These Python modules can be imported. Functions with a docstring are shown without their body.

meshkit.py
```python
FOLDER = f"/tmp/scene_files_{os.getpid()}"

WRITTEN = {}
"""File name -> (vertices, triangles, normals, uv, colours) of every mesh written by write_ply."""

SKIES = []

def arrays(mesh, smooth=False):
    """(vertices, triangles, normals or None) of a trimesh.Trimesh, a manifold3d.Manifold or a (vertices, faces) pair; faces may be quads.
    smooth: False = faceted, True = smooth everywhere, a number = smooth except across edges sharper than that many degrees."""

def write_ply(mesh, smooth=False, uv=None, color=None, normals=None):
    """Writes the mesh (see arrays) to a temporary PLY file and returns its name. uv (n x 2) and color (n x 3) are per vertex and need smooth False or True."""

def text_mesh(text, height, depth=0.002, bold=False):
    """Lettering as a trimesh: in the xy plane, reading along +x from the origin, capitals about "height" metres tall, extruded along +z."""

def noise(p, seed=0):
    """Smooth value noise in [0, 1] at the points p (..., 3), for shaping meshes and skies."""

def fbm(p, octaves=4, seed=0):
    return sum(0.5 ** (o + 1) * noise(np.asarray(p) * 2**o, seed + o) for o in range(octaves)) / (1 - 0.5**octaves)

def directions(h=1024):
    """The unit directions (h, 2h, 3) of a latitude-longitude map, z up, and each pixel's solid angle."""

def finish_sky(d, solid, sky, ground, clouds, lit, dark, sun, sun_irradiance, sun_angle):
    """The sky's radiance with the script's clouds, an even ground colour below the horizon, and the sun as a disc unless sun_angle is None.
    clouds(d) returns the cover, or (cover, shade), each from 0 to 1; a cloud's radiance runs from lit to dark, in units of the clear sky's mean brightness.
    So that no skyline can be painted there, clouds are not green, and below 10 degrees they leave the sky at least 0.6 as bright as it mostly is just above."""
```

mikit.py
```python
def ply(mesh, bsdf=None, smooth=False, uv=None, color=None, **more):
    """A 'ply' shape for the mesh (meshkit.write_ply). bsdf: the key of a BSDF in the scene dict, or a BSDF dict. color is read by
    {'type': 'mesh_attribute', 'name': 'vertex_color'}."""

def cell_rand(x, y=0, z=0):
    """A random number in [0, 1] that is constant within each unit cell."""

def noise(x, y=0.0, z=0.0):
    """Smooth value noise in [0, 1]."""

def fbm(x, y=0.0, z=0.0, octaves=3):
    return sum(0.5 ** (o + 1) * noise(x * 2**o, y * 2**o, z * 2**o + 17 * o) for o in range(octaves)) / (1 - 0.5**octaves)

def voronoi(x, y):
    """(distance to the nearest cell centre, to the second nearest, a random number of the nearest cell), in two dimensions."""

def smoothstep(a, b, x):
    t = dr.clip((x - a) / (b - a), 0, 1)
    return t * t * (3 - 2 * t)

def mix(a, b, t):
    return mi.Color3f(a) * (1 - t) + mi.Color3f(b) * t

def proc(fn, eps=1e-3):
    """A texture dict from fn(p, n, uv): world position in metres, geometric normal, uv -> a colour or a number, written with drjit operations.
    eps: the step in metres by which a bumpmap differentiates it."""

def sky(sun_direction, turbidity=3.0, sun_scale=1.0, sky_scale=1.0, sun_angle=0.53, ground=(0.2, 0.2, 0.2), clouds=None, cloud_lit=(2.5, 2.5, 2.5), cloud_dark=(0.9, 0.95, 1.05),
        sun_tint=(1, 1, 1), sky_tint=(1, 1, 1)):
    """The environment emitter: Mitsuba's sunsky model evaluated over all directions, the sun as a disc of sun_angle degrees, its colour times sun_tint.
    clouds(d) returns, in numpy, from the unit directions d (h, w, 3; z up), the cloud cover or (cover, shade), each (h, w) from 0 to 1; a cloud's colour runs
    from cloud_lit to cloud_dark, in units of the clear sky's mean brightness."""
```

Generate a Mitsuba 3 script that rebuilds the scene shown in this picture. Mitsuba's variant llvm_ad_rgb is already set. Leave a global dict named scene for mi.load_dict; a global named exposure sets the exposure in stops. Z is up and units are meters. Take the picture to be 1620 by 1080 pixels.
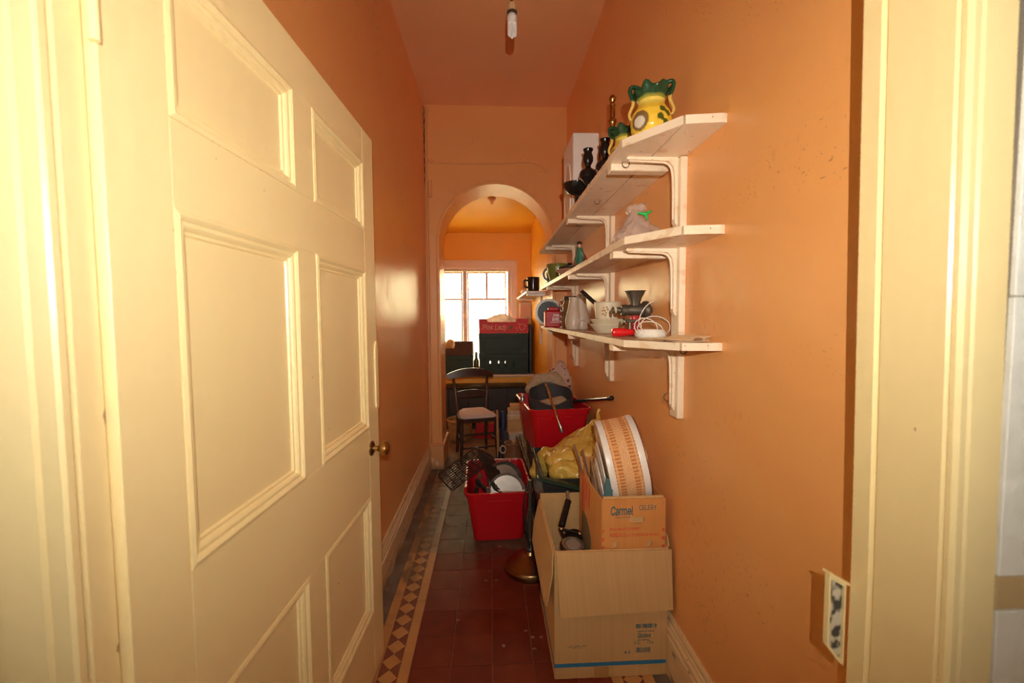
import math, numpy as np, trimesh, drjit as dr, mitsuba as mi, mikit, meshkit
import manifold3d as m3
from shapely.geometry import Polygon, Point, box as sbox
from shapely import affinity
from mikit import proc, noise, fbm, smoothstep, mix
T = mi.ScalarTransform4f
rng = np.random.default_rng(7)
PI = math.pi
X, Y, Z = np.eye(3)
scene, labels = {}, {}

# ------------------------------------------------------------------ camera, sky, lights, exposure
F_PX, YAW, PITCH, ROLL, CAM_Z = 682.0, .0487248, .0572943, -.0061925, 1.2836
_f = np.array([math.sin(YAW) * math.cos(PITCH), math.cos(YAW) * math.cos(PITCH), -math.sin(PITCH)])
_r = np.array([math.cos(YAW), -math.sin(YAW), 0.0])
_u = np.cross(_r, _f)
_up = -_r * math.sin(ROLL) + _u * math.cos(ROLL)
_o = np.array([0, 0, CAM_Z])
scene['camera'] = {'type': 'thinlens', 'fov': math.degrees(2 * math.atan(810 / F_PX)), 'fov_axis': 'x', 'aperture_radius': .0022, 'focus_distance': 2.4,
                   'near_clip': .02, 'to_world': T().look_at(origin=_o.tolist(), target=(_o + _f).tolist(), up=_up.tolist())}
exposure = -0.17
FLASH, HALL, SKY = 10.5, 7.0, 240.0
scene['sky'] = mikit.sky((-.3, -.8, .55), turbidity=6.0, sun_scale=0.0, sky_scale=.42 * SKY, ground=(.45, .45, .42), clouds=lambda d: np.full(d.shape[:2], .85),
                         cloud_lit=(1.5, 1.30, .76), cloud_dark=(1.2, 1.05, .62), sky_tint=(1.2, 1.0, .36))

# ------------------------------------------------------------------ materials
def rgb(c): return {'type': 'rgb', 'value': [float(x) for x in c]}
def mat(key, color, rough=.5, metallic=0., spec=.5, bump=None, bscale=.001, twoside=True, **more):
    c = color if isinstance(color, dict) else proc(color) if callable(color) else rgb(color)
    b = {'type': 'principled', 'base_color': c, 'roughness': rough, 'metallic': metallic, 'specular': spec, **more}
    if bump is not None: b = {'type': 'bumpmap', 'arbitrary': proc(bump, .002), 'scale': bscale, 'nested': b}
    scene[key] = {'type': 'twosided', 'b': b} if twoside else b
def C(*a): return mi.Color3f(*a)

def f_orange(p, n, uv):
    a = fbm(p.x * 3, p.y * 3, p.z * 3, 4)
    c = mix(C(.75, .335, .100), C(.80, .385, .135), a)
    s = smoothstep(.70, .80, noise(p.x * 160, p.y * 130, p.z * 40)) * smoothstep(.55, .75, fbm(p.x * 4, p.y * 5, p.z * 4 + 9, 2))
    d = smoothstep(.90, .94, noise(p.x * 150, p.y * 150, p.z * 150 + 5)) * smoothstep(.6, .75, noise(p.x * 5, p.y * 5, p.z * 5))
    return mix(mix(c, C(.5, .2, .06), s * .35), C(.16, .07, .03), d * .5)
mat('orange', f_orange, .34, spec=.45, bump=lambda p, n, uv: fbm(p.x * 9, p.y * 9, p.z * 9, 3), bscale=.004)
mat('orange_far', lambda p, n, uv: mix(C(.82, .40, .025), C(.88, .47, .045), fbm(p.x * 3, p.y * 3, p.z * 3, 4)), .4, spec=.4, bump=lambda p, n, uv: fbm(p.x * 9, p.y * 9, p.z * 9, 3), bscale=.004)
mat('ceil', lambda p, n, uv: mix(C(.78, .40, .18), C(.84, .46, .22), fbm(p.x * 3, p.y * 3, p.z * 3)), .6, spec=.25)
def f_cream(p, n, uv):
    a = fbm(p.x * 5, p.y * 5, p.z * 2, 3)
    c = mix(C(.81, .645, .31), C(.86, .705, .37), a)
    chip = smoothstep(.95, .97, noise(p.x * 120 + 3, p.y * 120, p.z * 80)) * smoothstep(.66, .74, noise(p.x * 9, p.y * 9 + 4, p.z * 7))
    for (x, y, z, ry, rz) in ((-.475, .549, 1.164, .0035, .009), (-.475, .487, 1.069, .003, .005), (-.475, .547, .868, .003, .005), (.569, .508, .893, .0035, .012)):
        q = dr.square((p.x - x) / .012) + dr.square((p.y - y) / ry) + dr.square((p.z - z) / rz) + .9 * (noise(p.x * 200, p.y * 200, p.z * 200) - .5)
        chip = dr.maximum(chip, smoothstep(1.1, .8, q))
    return mix(c, C(.28, .13, .05), chip * .85)
mat('cream', f_cream, .32, spec=.5, bump=lambda p, n, uv: fbm(p.x * 40, p.y * 40, p.z * 6, 3), bscale=.0008)
def f_trim(p, n, uv):
    a = fbm(p.x * 20, p.y * 8, p.z * 30, 3)
    c = mix(C(.66, .45, .23), C(.77, .58, .34), a)
    chip = smoothstep(.74, .79, fbm(p.x * 50, p.y * 25, p.z * 60, 2))
    low = smoothstep(.10, .0, p.z) * smoothstep(.4, .7, fbm(p.x * 8, p.y * 8, p.z * 14, 3))
    return mix(mix(c, C(.24, .14, .07), chip * .8), C(.2, .13, .08), low * .8)
mat('trim', f_trim, .4)
def f_plinth(p, n, uv):
    c = mix(C(.62, .27, .09), C(.72, .36, .13), fbm(p.x * 12, p.y * 12, p.z * 12, 3))
    w = smoothstep(.60, .68, fbm(p.x * 28, p.y * 28, p.z * 22 + 3, 3)) * smoothstep(.22, .12, p.z)
    return mix(mix(c, C(.7, .62, .5), w * .8), C(.2, .12, .07), smoothstep(.06, .0, p.z) * .7)
mat('plinth', f_plinth, .45)
def f_shelf(p, n, uv):
    a = fbm(p.x * 14, p.y * 7, p.z * 14, 3)
    c = mix(C(.72, .56, .38), C(.80, .66, .48), a)
    chip = smoothstep(.88, .93, noise(p.x * 130, p.y * 100, p.z * 130)) * smoothstep(.55, .65, noise(p.x * 9, p.y * 9, p.z * 9 + 2))
    rust = smoothstep(.66, .74, fbm(p.x * 22, p.y * 22, p.z * 22 + 7, 2))
    up = dr.select(n.z > .7, .75, 0.) * dr.select(p.z < 1.3, 1., 0.) * smoothstep(.25, .5, fbm(p.x * 12, p.y * 6, 3, 3))
    return mix(mix(mix(c, C(.30, .15, .06), chip * .8), C(.5, .25, .08), rust * .35), C(.26, .16, .09), up)
mat('shelf', f_shelf, .4)
def tile_col(a, b, seed, grime=1.0):
    def fn(p, n, uv):
        v = fbm(p.x * 14 + seed, p.y * 14, 1, 3)
        c = mix(a, b, v)
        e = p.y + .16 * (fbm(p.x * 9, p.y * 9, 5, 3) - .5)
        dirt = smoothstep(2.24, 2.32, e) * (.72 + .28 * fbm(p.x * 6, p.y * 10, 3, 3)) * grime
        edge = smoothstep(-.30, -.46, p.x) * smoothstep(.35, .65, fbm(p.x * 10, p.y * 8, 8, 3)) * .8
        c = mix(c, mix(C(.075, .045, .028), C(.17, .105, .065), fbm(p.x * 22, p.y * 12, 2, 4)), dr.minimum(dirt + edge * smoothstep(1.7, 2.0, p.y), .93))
        spot = smoothstep(.86, .92, fbm(p.x * 26 + 5, p.y * 26, 4, 2))
        return mix(c, C(.40, .28, .2), spot * .5)
    return fn
mat('tile_red', tile_col(C(.125, .015, .007), C(.19, .028, .012), 0), .5, spec=.2)
mat('tile_red2', tile_col(C(.15, .020, .009), C(.21, .036, .015), 4), .5, spec=.2)
mat('tile_buff', tile_col(C(.46, .22, .075), C(.58, .30, .11), 8, .82), .4, spec=.4)
mat('tile_maroon', tile_col(C(.15, .035, .022), C(.22, .06, .035), 12, .9), .4, spec=.4)
mat('grout', tile_col(C(.22, .12, .07), C(.30, .17, .11), 2), .8)
mat('slate', tile_col(C(.10, .07, .055), C(.22, .16, .12), 6), .7)
mat('hall_wall', (.80, .74, .62), .7)
mat('hall_floor', (.35, .2, .12), .5)
mat('white_wall', lambda p, n, uv: mix(C(.74, .74, .66), C(.86, .86, .80), fbm(p.x * 8, p.y * 8, p.z * 16, 3)), .6, bump=lambda p, n, uv: fbm(p.x * 30, p.y * 30, p.z * 40, 3), bscale=.004)
mat('crack', (.05, .035, .03), .9)
mat('board_gap', (.22, .19, .15), .8)
mat('batten_wood', (.55, .40, .2), .6)
mat('white_paint', (.84, .79, .68), .35)
mat('sash_paint', (.82, .66, .50), .35)
mat('white', (.82, .80, .76), .4)
mat('white_box', (.80, .74, .66), .35)
mat('red_plastic', (.50, .006, .012), .28, spec=.5)
mat('black_plastic', (.018, .017, .017), .4)
mat('green_plastic', (.010, .030, .018), .45, spec=.3)
mat('brass', (.52, .33, .12), .28, 1.0)
mat('old_brass', (.30, .19, .09), .3, 1.0)
mat('chrome', (.9, .89, .88), .12, 1.0)
mat('iron', lambda p, n, uv: mix(C(.10, .085, .065), C(.19, .16, .12), fbm(p.x * 40, p.y * 40, p.z * 40)), .45, .75)
mat('steel', (.42, .40, .36), .3, .9)
mat('grey_pan', lambda p, n, uv: mix(C(.30, .26, .22), C(.42, .37, .32), fbm(p.x * 30, p.y * 30, p.z * 30)), .35, .4)
mat('black_gloss', (.012, .010, .009), .18)
mat('dark_wood', lambda p, n, uv: mix(C(.028, .014, .009), C(.065, .032, .02), fbm(p.x * 40, p.y * 40, p.z * 8)), .3)
mat('settle_wood', (.016, .012, .010), .45)
mat('seat', (.60, .54, .52), .8)
def f_card(a, b, w):
    return lambda p, n, uv: mix(C(*a), C(*b), .6 * fbm(p.x * 10, p.y * 10, p.z * 4, 3) + .4 * noise(p.x * w + p.y * w, 0, 0))
mat('card', f_card((.49, .285, .11), (.58, .35, .15), 220.), .75, spec=.2)
mat('card_orange', f_card((.53, .21, .052), (.62, .27, .08), 160.), .7, spec=.2)
mat('print_red', (.58, .07, .03), .7)
mat('print_teal', (.03, .10, .12), .7)
mat('print_grey', (.16, .13, .10), .7)
mat('print_blue', (.03, .16, .30), .6)
mat('tape', (.42, .22, .08), .3)
mat('yellow_bag', lambda p, n, uv: mix(C(.58, .36, .05), C(.70, .46, .095), fbm(p.x * 14, p.y * 14, p.z * 14, 3)), .3, spec=.5)
mat('grey_fabric', (.032, .032, .036), .7)
mat('tan_cloth', lambda p, n, uv: mix(C(.36, .25, .15), C(.48, .35, .22), noise(p.x * 60, p.y * 60, p.z * 60)), .9)
mat('floral', lambda p, n, uv: mix(mix(C(.50, .33, .25), C(.60, .42, .33), fbm(p.x * 20, p.y * 20, p.z * 20)), C(.22, .04, .04), smoothstep(.68, .74, noise(p.x * 45, p.y * 45, p.z * 45))), .9)
mat('vcol', {'type': 'mesh_attribute', 'name': 'vertex_color'}, .22, spec=.55)
mat('vcol_matt', {'type': 'mesh_attribute', 'name': 'vertex_color'}, .7, spec=.2)
mat('enamel', (.66, .57, .40), .3)
mat('cable_white', (.80, .76, .66), .4)
mat('red_gloss', (.60, .012, .015), .22)
mat('red_tin', (.46, .012, .014), .35)
mat('glass_brown', (.17, .10, .04), .15, spec=.6)
mat('dark_lid', (.05, .035, .025), .4)
mat('ceramic', (.55, .44, .34), .35)
mat('green_pot', lambda p, n, uv: mix(C(.10, .13, .02), C(.26, .27, .05), noise(p.x * 120, p.y * 120, p.z * 150)), .35)
mat('blue_pot', (.07, .11, .15), .4)
mat('pink_plate', (.52, .33, .24), .4)
mat('teal', (.03, .10, .11), .5)
mat('paper', lambda p, n, uv: mix(C(.50, .34, .17), C(.66, .50, .30), fbm(p.x * 30, p.y * 30, p.z * 60)), .9)
mat('brown_paper', (.24, .12, .07), .9)
mat('straw', (.42, .24, .10), .8)
mat('basket', lambda p, n, uv: mix(C(.16, .09, .035), C(.32, .19, .08), noise(p.x * 30, p.y * 30, p.z * 110)), .7)
mat('copper', (.38, .19, .09), .35, .6)
mat('blue_bag', (.015, .025, .09), .5)
mat('mincer_red', (.40, .02, .02), .4)
mat('holder', (.62, .42, .20), .5)
mat('cfl', (.84, .82, .76), .25)
mat('pipe_paint', (.70, .32, .115), .4)
LA = np.array((math.cos(.12) * math.cos(.20), -math.sin(.12) * math.cos(.20), math.sin(.20)))
def f_weave(p, n, uv):
    # woven band of the lampshade: w runs across the band, g round it (the drum's axis is LA through lc)
    x, y, z = p.x - .513, p.y - 1.665, p.z - .712
    v = np.cross(Z, LA); v = v / np.linalg.norm(v); t = np.cross(LA, v)
    w = .071 + x * float(LA[0]) + y * float(LA[1]) + z * float(LA[2])
    g = dr.atan2(x * float(t[0]) + y * float(t[1]) + z * float(t[2]), x * float(v[0]) + y * float(v[1])) * .165
    c = dr.abs(w - .071) / .049
    tri = dr.abs((g * 62 - dr.floor(g * 62)) - .5) * 2.
    zz = w * 170 + tri * 1.2; zig = dr.select(dr.abs(zz - dr.floor(zz) - .5) < .20, 1., 0.)
    col = dr.select((dr.abs(c - .55) < .2) | (c > .90), 1., 0.)
    row = dr.select((g * 75 - dr.floor(g * 75)) < .42, 1., 0.) * dr.select(noise(dr.floor(g * 75) * 7.3, dr.floor(w * 60) * 3.1, 2) > .22, 1., .25)
    base = mix(C(.68, .30, .09), C(.80, .56, .33), zig * (1. - col * .85))
    return mix(base, C(.40, .13, .03), col * row * .8)
mat('weave', f_weave, .8)
scene['glass'] = {'type': 'thindielectric', 'int_ior': 1.5}
scene['clear_bag'] = {'type': 'blendbsdf', 'weight': .22, 'a': {'type': 'thindielectric', 'int_ior': 1.5}, 'b': {'type': 'twosided', 'b': {'type': 'principled', 'base_color': rgb((.7, .62, .55)), 'roughness': .15, 'specular': .8}}}
mat('frost', (.7, .66, .6), .3)

# ------------------------------------------------------------------ mesh helpers
def cat(*ms):
    ms = [m for m in (ms[0] if len(ms) == 1 and isinstance(ms[0], list) else ms)]
    return trimesh.util.concatenate(ms)
def man(M):
    m = M.to_mesh(); return trimesh.Trimesh(m.vert_properties[:, :3], m.tri_verts, process=False)
def tomani(t): return m3.Manifold(m3.Mesh(np.asarray(t.vertices, np.float32), np.asarray(t.faces, np.uint32)))
def bx(a, b, c=.0):
    a, b = np.minimum(a, b).astype(float), np.maximum(a, b).astype(float)
    if c <= 0:
        return trimesh.creation.box(bounds=[a, b])
    c = min(c, .45 * (b - a).min()); pts = []
    for i in range(8):
        s = np.array([(i >> k) & 1 for k in range(3)]); base = np.where(s, b, a); d = np.where(s, -c, c)
        for k in range(3):
            q = base + d; q[k] = base[k]; pts.append(q)
    return trimesh.convex.convex_hull(np.array(pts))
def loft(rings, cap0=True, cap1=True, closed=True):
    rings = [np.asarray(r, float) for r in rings]; n = len(rings[0]); v = np.vstack(rings); f = []
    for i in range(len(rings) - 1):
        for j in range(n if closed else n - 1):
            a, b, c, d = i * n + j, i * n + (j + 1) % n, (i + 1) * n + (j + 1) % n, (i + 1) * n + j
            f += [[a, b, c], [a, c, d]]
    if cap0:
        k = len(v); v = np.vstack([v, rings[0].mean(0)]); f += [[k, (j + 1) % n, j] for j in range(n)]
    if cap1:
        k = len(v); v = np.vstack([v, rings[-1].mean(0)]); o = (len(rings) - 1) * n; f += [[k, o + j, o + (j + 1) % n] for j in range(n)]
    return trimesh.Trimesh(v, f, process=False)
def lathe(prof, n=28, wob=None):
    a = np.arange(n) * 2 * PI / n; R = []
    for k, (r, z) in enumerate(prof):
        rr = np.full(n, max(r, 1e-5))
        if wob is not None: rr = rr * wob(a, z)
        R.append(np.stack([rr * np.cos(a), rr * np.sin(a), np.full(n, z)], 1))
    return loft(R)
def tube(path, r, n=8, closed=False):
    p = np.asarray(path, float); m = len(p); r = np.broadcast_to(r, (m,))
    t = (np.roll(p, -1, 0) - np.roll(p, 1, 0)) if closed else np.gradient(p, axis=0)
    t /= np.linalg.norm(t, axis=1, keepdims=True) + 1e-12
    nv = np.cross(t[0], [0, 0, 1] if abs(t[0][2]) < .9 else [1, 0, 0]); nv /= np.linalg.norm(nv); R = []
    a = np.arange(n) * 2 * PI / n
    for i in range(m):
        nv = nv - t[i] * (nv @ t[i]); nv /= np.linalg.norm(nv); b = np.cross(t[i], nv)
        R.append(p[i] + r[i] * (np.cos(a)[:, None] * nv + np.sin(a)[:, None] * b))
    if closed: return loft(R + [R[0]], False, False)
    return loft(R)
def spline(pts, k=8):
    from scipy.interpolate import CubicSpline
    pts = np.asarray(pts, float); t = np.r_[0, np.cumsum(np.linalg.norm(np.diff(pts, axis=0), axis=1))]
    return CubicSpline(t, pts)(np.linspace(0, t[-1], k * (len(pts) - 1) + 1))
def ext(poly, d):
    if not isinstance(poly, Polygon) and not hasattr(poly, 'geoms'): poly = Polygon(poly)
    return cat([trimesh.creation.extrude_polygon(g, d, engine='earcut') for g in getattr(poly, 'geoms', [poly])])
def mv(m, loc=(0, 0, 0), rot=(0, 0, 0), s=1.0):
    m = m.copy(); M = np.eye(4)
    for k, ax in enumerate(([1, 0, 0], [0, 1, 0], [0, 0, 1])):
        if rot[k]: M = trimesh.transformations.rotation_matrix(math.radians(rot[k]), ax) @ M
    S = np.diag([*(np.broadcast_to(s, 3)), 1.0]); M = M @ S; M[:3, 3] = loc; m.apply_transform(M); return m
def basis(m, o, x, y):
    """Maps the mesh's x and y axes to the unit directions x and y, its origin to o."""
    x, y = np.array(x, float), np.array(y, float); x /= np.linalg.norm(x); y -= x * (x @ y); y /= np.linalg.norm(y)
    M = np.eye(4); M[:3, 0], M[:3, 1], M[:3, 2], M[:3, 3] = x, y, np.cross(x, y), o
    m = m.copy(); m.apply_transform(M); return m
def rrect(w, l, r, n=6):
    out = []
    for cx, cy, a0 in ((w / 2 - r, l / 2 - r, 0), (-w / 2 + r, l / 2 - r, 90), (-w / 2 + r, -l / 2 + r, 180), (w / 2 - r, -l / 2 + r, 270)):
        for k in range(n):
            a = math.radians(a0 + 90 * k / (n - 1)); out.append((cx + r * math.cos(a), cy + r * math.sin(a)))
    return np.array(out)
def ring(w, l, r, z, n=6): q = rrect(w, l, r, n); return np.c_[q, np.full(len(q), z)]
def blob(hulls, edge=.02, smooth=12, amp=.0, freq=10., seed=1, ridged=False):
    """Hulls of spheres joined into one soft surface: hulls is a list of lists of (x, y, z, r)."""
    M = m3.Manifold()
    for h in hulls:
        M += m3.Manifold.batch_hull([m3.Manifold.sphere(s[3], 20).translate(s[:3]) for s in h]) if len(h) > 1 else m3.Manifold.sphere(h[0][3], 24).translate(h[0][:3])
    t = man(M.refine_to_length(edge)); t.merge_vertices(); trimesh.smoothing.filter_taubin(t, iterations=smooth)
    if amp:
        d = meshkit.fbm(t.vertices * freq, 3, seed) - .5
        if ridged: d = .25 - np.abs(d) * 1.6
        t.vertices += t.vertex_normals * (amp * d)[:, None]
    return t
def colour(m, fn): return np.clip(np.array(fn(np.asarray(m.vertices)), float), 0, 1)

# ------------------------------------------------------------------ scene helpers
def add(key, mesh, m, smooth=False, parent=None, color=None, **more):
    key = (parent + '__' if parent else '') + key
    k, i = key, 0
    while k in scene or (parent is None and any(q.startswith(k + '__') for q in (k,) if q in labels)):
        i += 1; k = f'{key}_{i:03d}'
    if color is not None: smooth = True if smooth else False
    scene[k] = mikit.ply(mesh, m, smooth=smooth, color=color, **more); return k
def put(key, shape, loc, parent=None, rz=0.):
    key = (parent + '__' if parent else '') + key; k, i = key, 0
    while k in scene: i += 1; k = f'{key}_{i:03d}'
    t = T().translate(list(map(float, loc)))
    scene[k] = {**shape, 'to_world': t.rotate([0, 0, 1], rz) if rz else t}; return k
def tag(k, label=None, cat_=None, group=None, kind=None):
    d = {}
    if label: d['label'] = label
    if cat_: d['category'] = cat_
    if group: d['group'] = group
    if kind: d['kind'] = kind
    labels[k] = d; return k
names = {}
def thing(name, label, cat_, group=None):
    n = names.get(name, 0); names[name] = n + 1
    return tag(name if n == 0 else f'{name}_{n:03d}', label, cat_, group)
def struct(k, mesh, m, smooth=False): add(k, mesh, m, smooth); labels[k] = {'kind': 'structure'}; return k
def part(k, label): labels[k] = {'label': label}; return k
def text(s, h, o, x, y, slant=0., depth=.0006, bold=False, width=None):
    m = meshkit.text_mesh(s, h, depth, bold)
    if slant: m.vertices[:, 0] += slant * m.vertices[:, 1]
    if width: m.vertices[:, 0] *= width / np.ptp(m.vertices[:, 0])
    return basis(m, o, x, y)
X, Y, Z = np.eye(3)

# ------------------------------------------------------------------ the setting
XL, XR, YA, YB, YW, ZC = -.53, .64, 3.62, 3.98, 5.6, 3.0
struct('wall_left', bx((XL - .1, .66, 0), (XL, YA, ZC)), 'orange')
struct('wall_right', bx((XR, .66, 0), (XR + .1, YA, ZC)), 'orange')
struct('ceiling', bx((XL - .1, .5, ZC), (XR + .1, YB, ZC + .1)), 'ceil')
# arch wall
ARX, ARR, ARZ = .05, .47, 1.905
arch = Polygon([(ARX - ARR, -1)] + [(ARX + ARR * math.cos(a), ARZ + ARR * math.sin(a)) for a in np.linspace(PI, 0, 61)] + [(ARX + ARR, -1)])
wa = sbox(-1.6, 0, 1.0, ZC).difference(arch)
m = ext(wa, YB - YA)
m = basis(m, (0, YB, 0), X, Z)
struct('wall_back', m, 'orange', 30)
# the doorway wall, with the hall side
HX0, HX1, HZ = -.475, .585, 1.925
struct('wall_front', cat(bx((-2.0, .53, 0), (HX0 - .07, .66, ZC)), bx((HX1 + .075, .53, 0), (2.0, .66, ZC)), bx((HX0 - .07, .53, HZ + .06), (HX1 + .075, .66, ZC))), 'hall_wall')
# unseen hall around the camera; its pale walls bounce light into the passage
struct('floor_hall', bx((-2.0, -3.0, -.05), (2.0, .66, -.004)), 'hall_floor')
struct('ceiling_hall', bx((-2.1, -3.1, ZC), (2.1, .53, ZC + .1)), 'hall_wall')
struct('wall_hall_left', bx((-2.1, -3.1, -.05), (-2.0, .66, ZC)), 'hall_wall')
struct('wall_hall_right', bx((2.0, -3.1, -.05), (2.1, .66, ZC)), 'hall_wall')
struct('wall_hall_back', bx((-2.1, -3.1, -.05), (2.1, -3.0, ZC)), 'hall_wall')
# door lining, left and right (leaning a little on the right), and architraves
def lean(m, k=.0):
    z = m.vertices[:, 2]; d = np.where(z > .9, -(z - .9) * .018, (z - .9) * .004)
    m.vertices[:, 0] += d * k; return m
def post(prof, k=0.):
    """Vertical moulding with a plan outline, cut into lengths so that it can bow."""
    R = [np.c_[np.array(prof), np.full(len(prof), z)] for z in np.linspace(0, HZ, 12)]
    return lean(loft(R), k)
Lx = HX0
struct('trim_1', post([(Lx - .07, .66), (Lx - .07, .512), (Lx - .001, .512), (Lx, .514), (Lx, .548), (Lx - .012, .549), (Lx - .012, .66)]), 'cream')
g = lambda pts: pts
struct('trim_2', post([(Lx - .15, .53), (Lx - .15, .484), (Lx - .07, .488), (Lx - .034, .496), (Lx - .030, .501), (Lx - .026, .496), (Lx - .006, .496), (Lx - .002, .499), (Lx - .002, .508), (Lx - .07, .509), (Lx - .07, .53)]), 'cream')
Rx = HX1
struct('trim_3', post([(Rx + .075, .66), (Rx + .006, .66), (Rx + .001, .656), (Rx, .624), (Rx + .0085, .6205), (Rx + .003, .6165), (Rx + .001, .522), (Rx + .006, .517), (Rx + .075, .517)][::-1], 1.), 'cream')
struct('trim_4', post([(Rx + .075, .53), (Rx + .002, .5165), (Rx + .002, .510), (Rx + .006, .505), (Rx + .014, .505), (Rx + .018, .5085), (Rx + .021, .506), (Rx + .058, .503), (Rx + .061, .506), (Rx + .062, .53)], 1.), 'cream')
struct('trim_5', bx((Lx - .15, .48, HZ), (Rx + .09, .66, HZ + .08), .004), 'cream')
for z, y, x in ((.55, .63, Lx),): pass
# white painted boards beside the right architrave
k = 'wall_hall_boards'
b0 = struct('wall_entry', bx((Rx + .066, .509, 0), (Rx + .7, .529, 2.6)), 'board_gap')
z = 0.
for i, hgt in enumerate((.33, .26, .31, .045, .36, .42, .40, .40)):
    add('board', bx((Rx + .0635 + .001 * (i % 3), .505 + .001 * (i % 2), z + .0008), (Rx + .69, .513, z + hgt - .0008), .001), 'batten_wood' if i == 3 else 'white_wall', parent=b0)
    z += hgt
# keep of the rim lock on the right jamb (a thing screwed to the jamb)
kp = thing('lock_keep', 'cream painted rim lock keep screwed to the right door jamb', 'lock keep')
of = Polygon([(.552, .858), (.582, .840), (.582, .700), (.574, .706), (.552, .735)]); inn = Polygon([(.5555, .850), (.579, .8355), (.579, .709), (.5745, .7115), (.5555, .737)])
add('case', basis(ext(of.difference(inn), .009), (0, .668, 0), X, Z), 'cream', parent=kp)
mat('keep_inside', lambda p, n, uv: mix(C(.55, .50, .38), C(.05, .045, .04), smoothstep(.48, .62, fbm(p.x * 70, p.y * 70, p.z * 45, 3))), .6)  # colour mottled from pale cream to near black
part(add('back_plate', basis(ext(inn.buffer(.001), .003), (0, .667, 0), X, Z), 'keep_inside', parent=kp), 'dark mottled inside')
part(add('strike_hole', bx((.5550, .6615, .815), (.559, .664, .845), .0004), 'crack', parent=kp), 'dark slot')
add('lip', basis(ext([(0, 0), (.040, -.022), (.041, -.019), (.001, .004)], .016), (.550, .672, .858), X, Z), 'cream', parent=kp)
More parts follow.
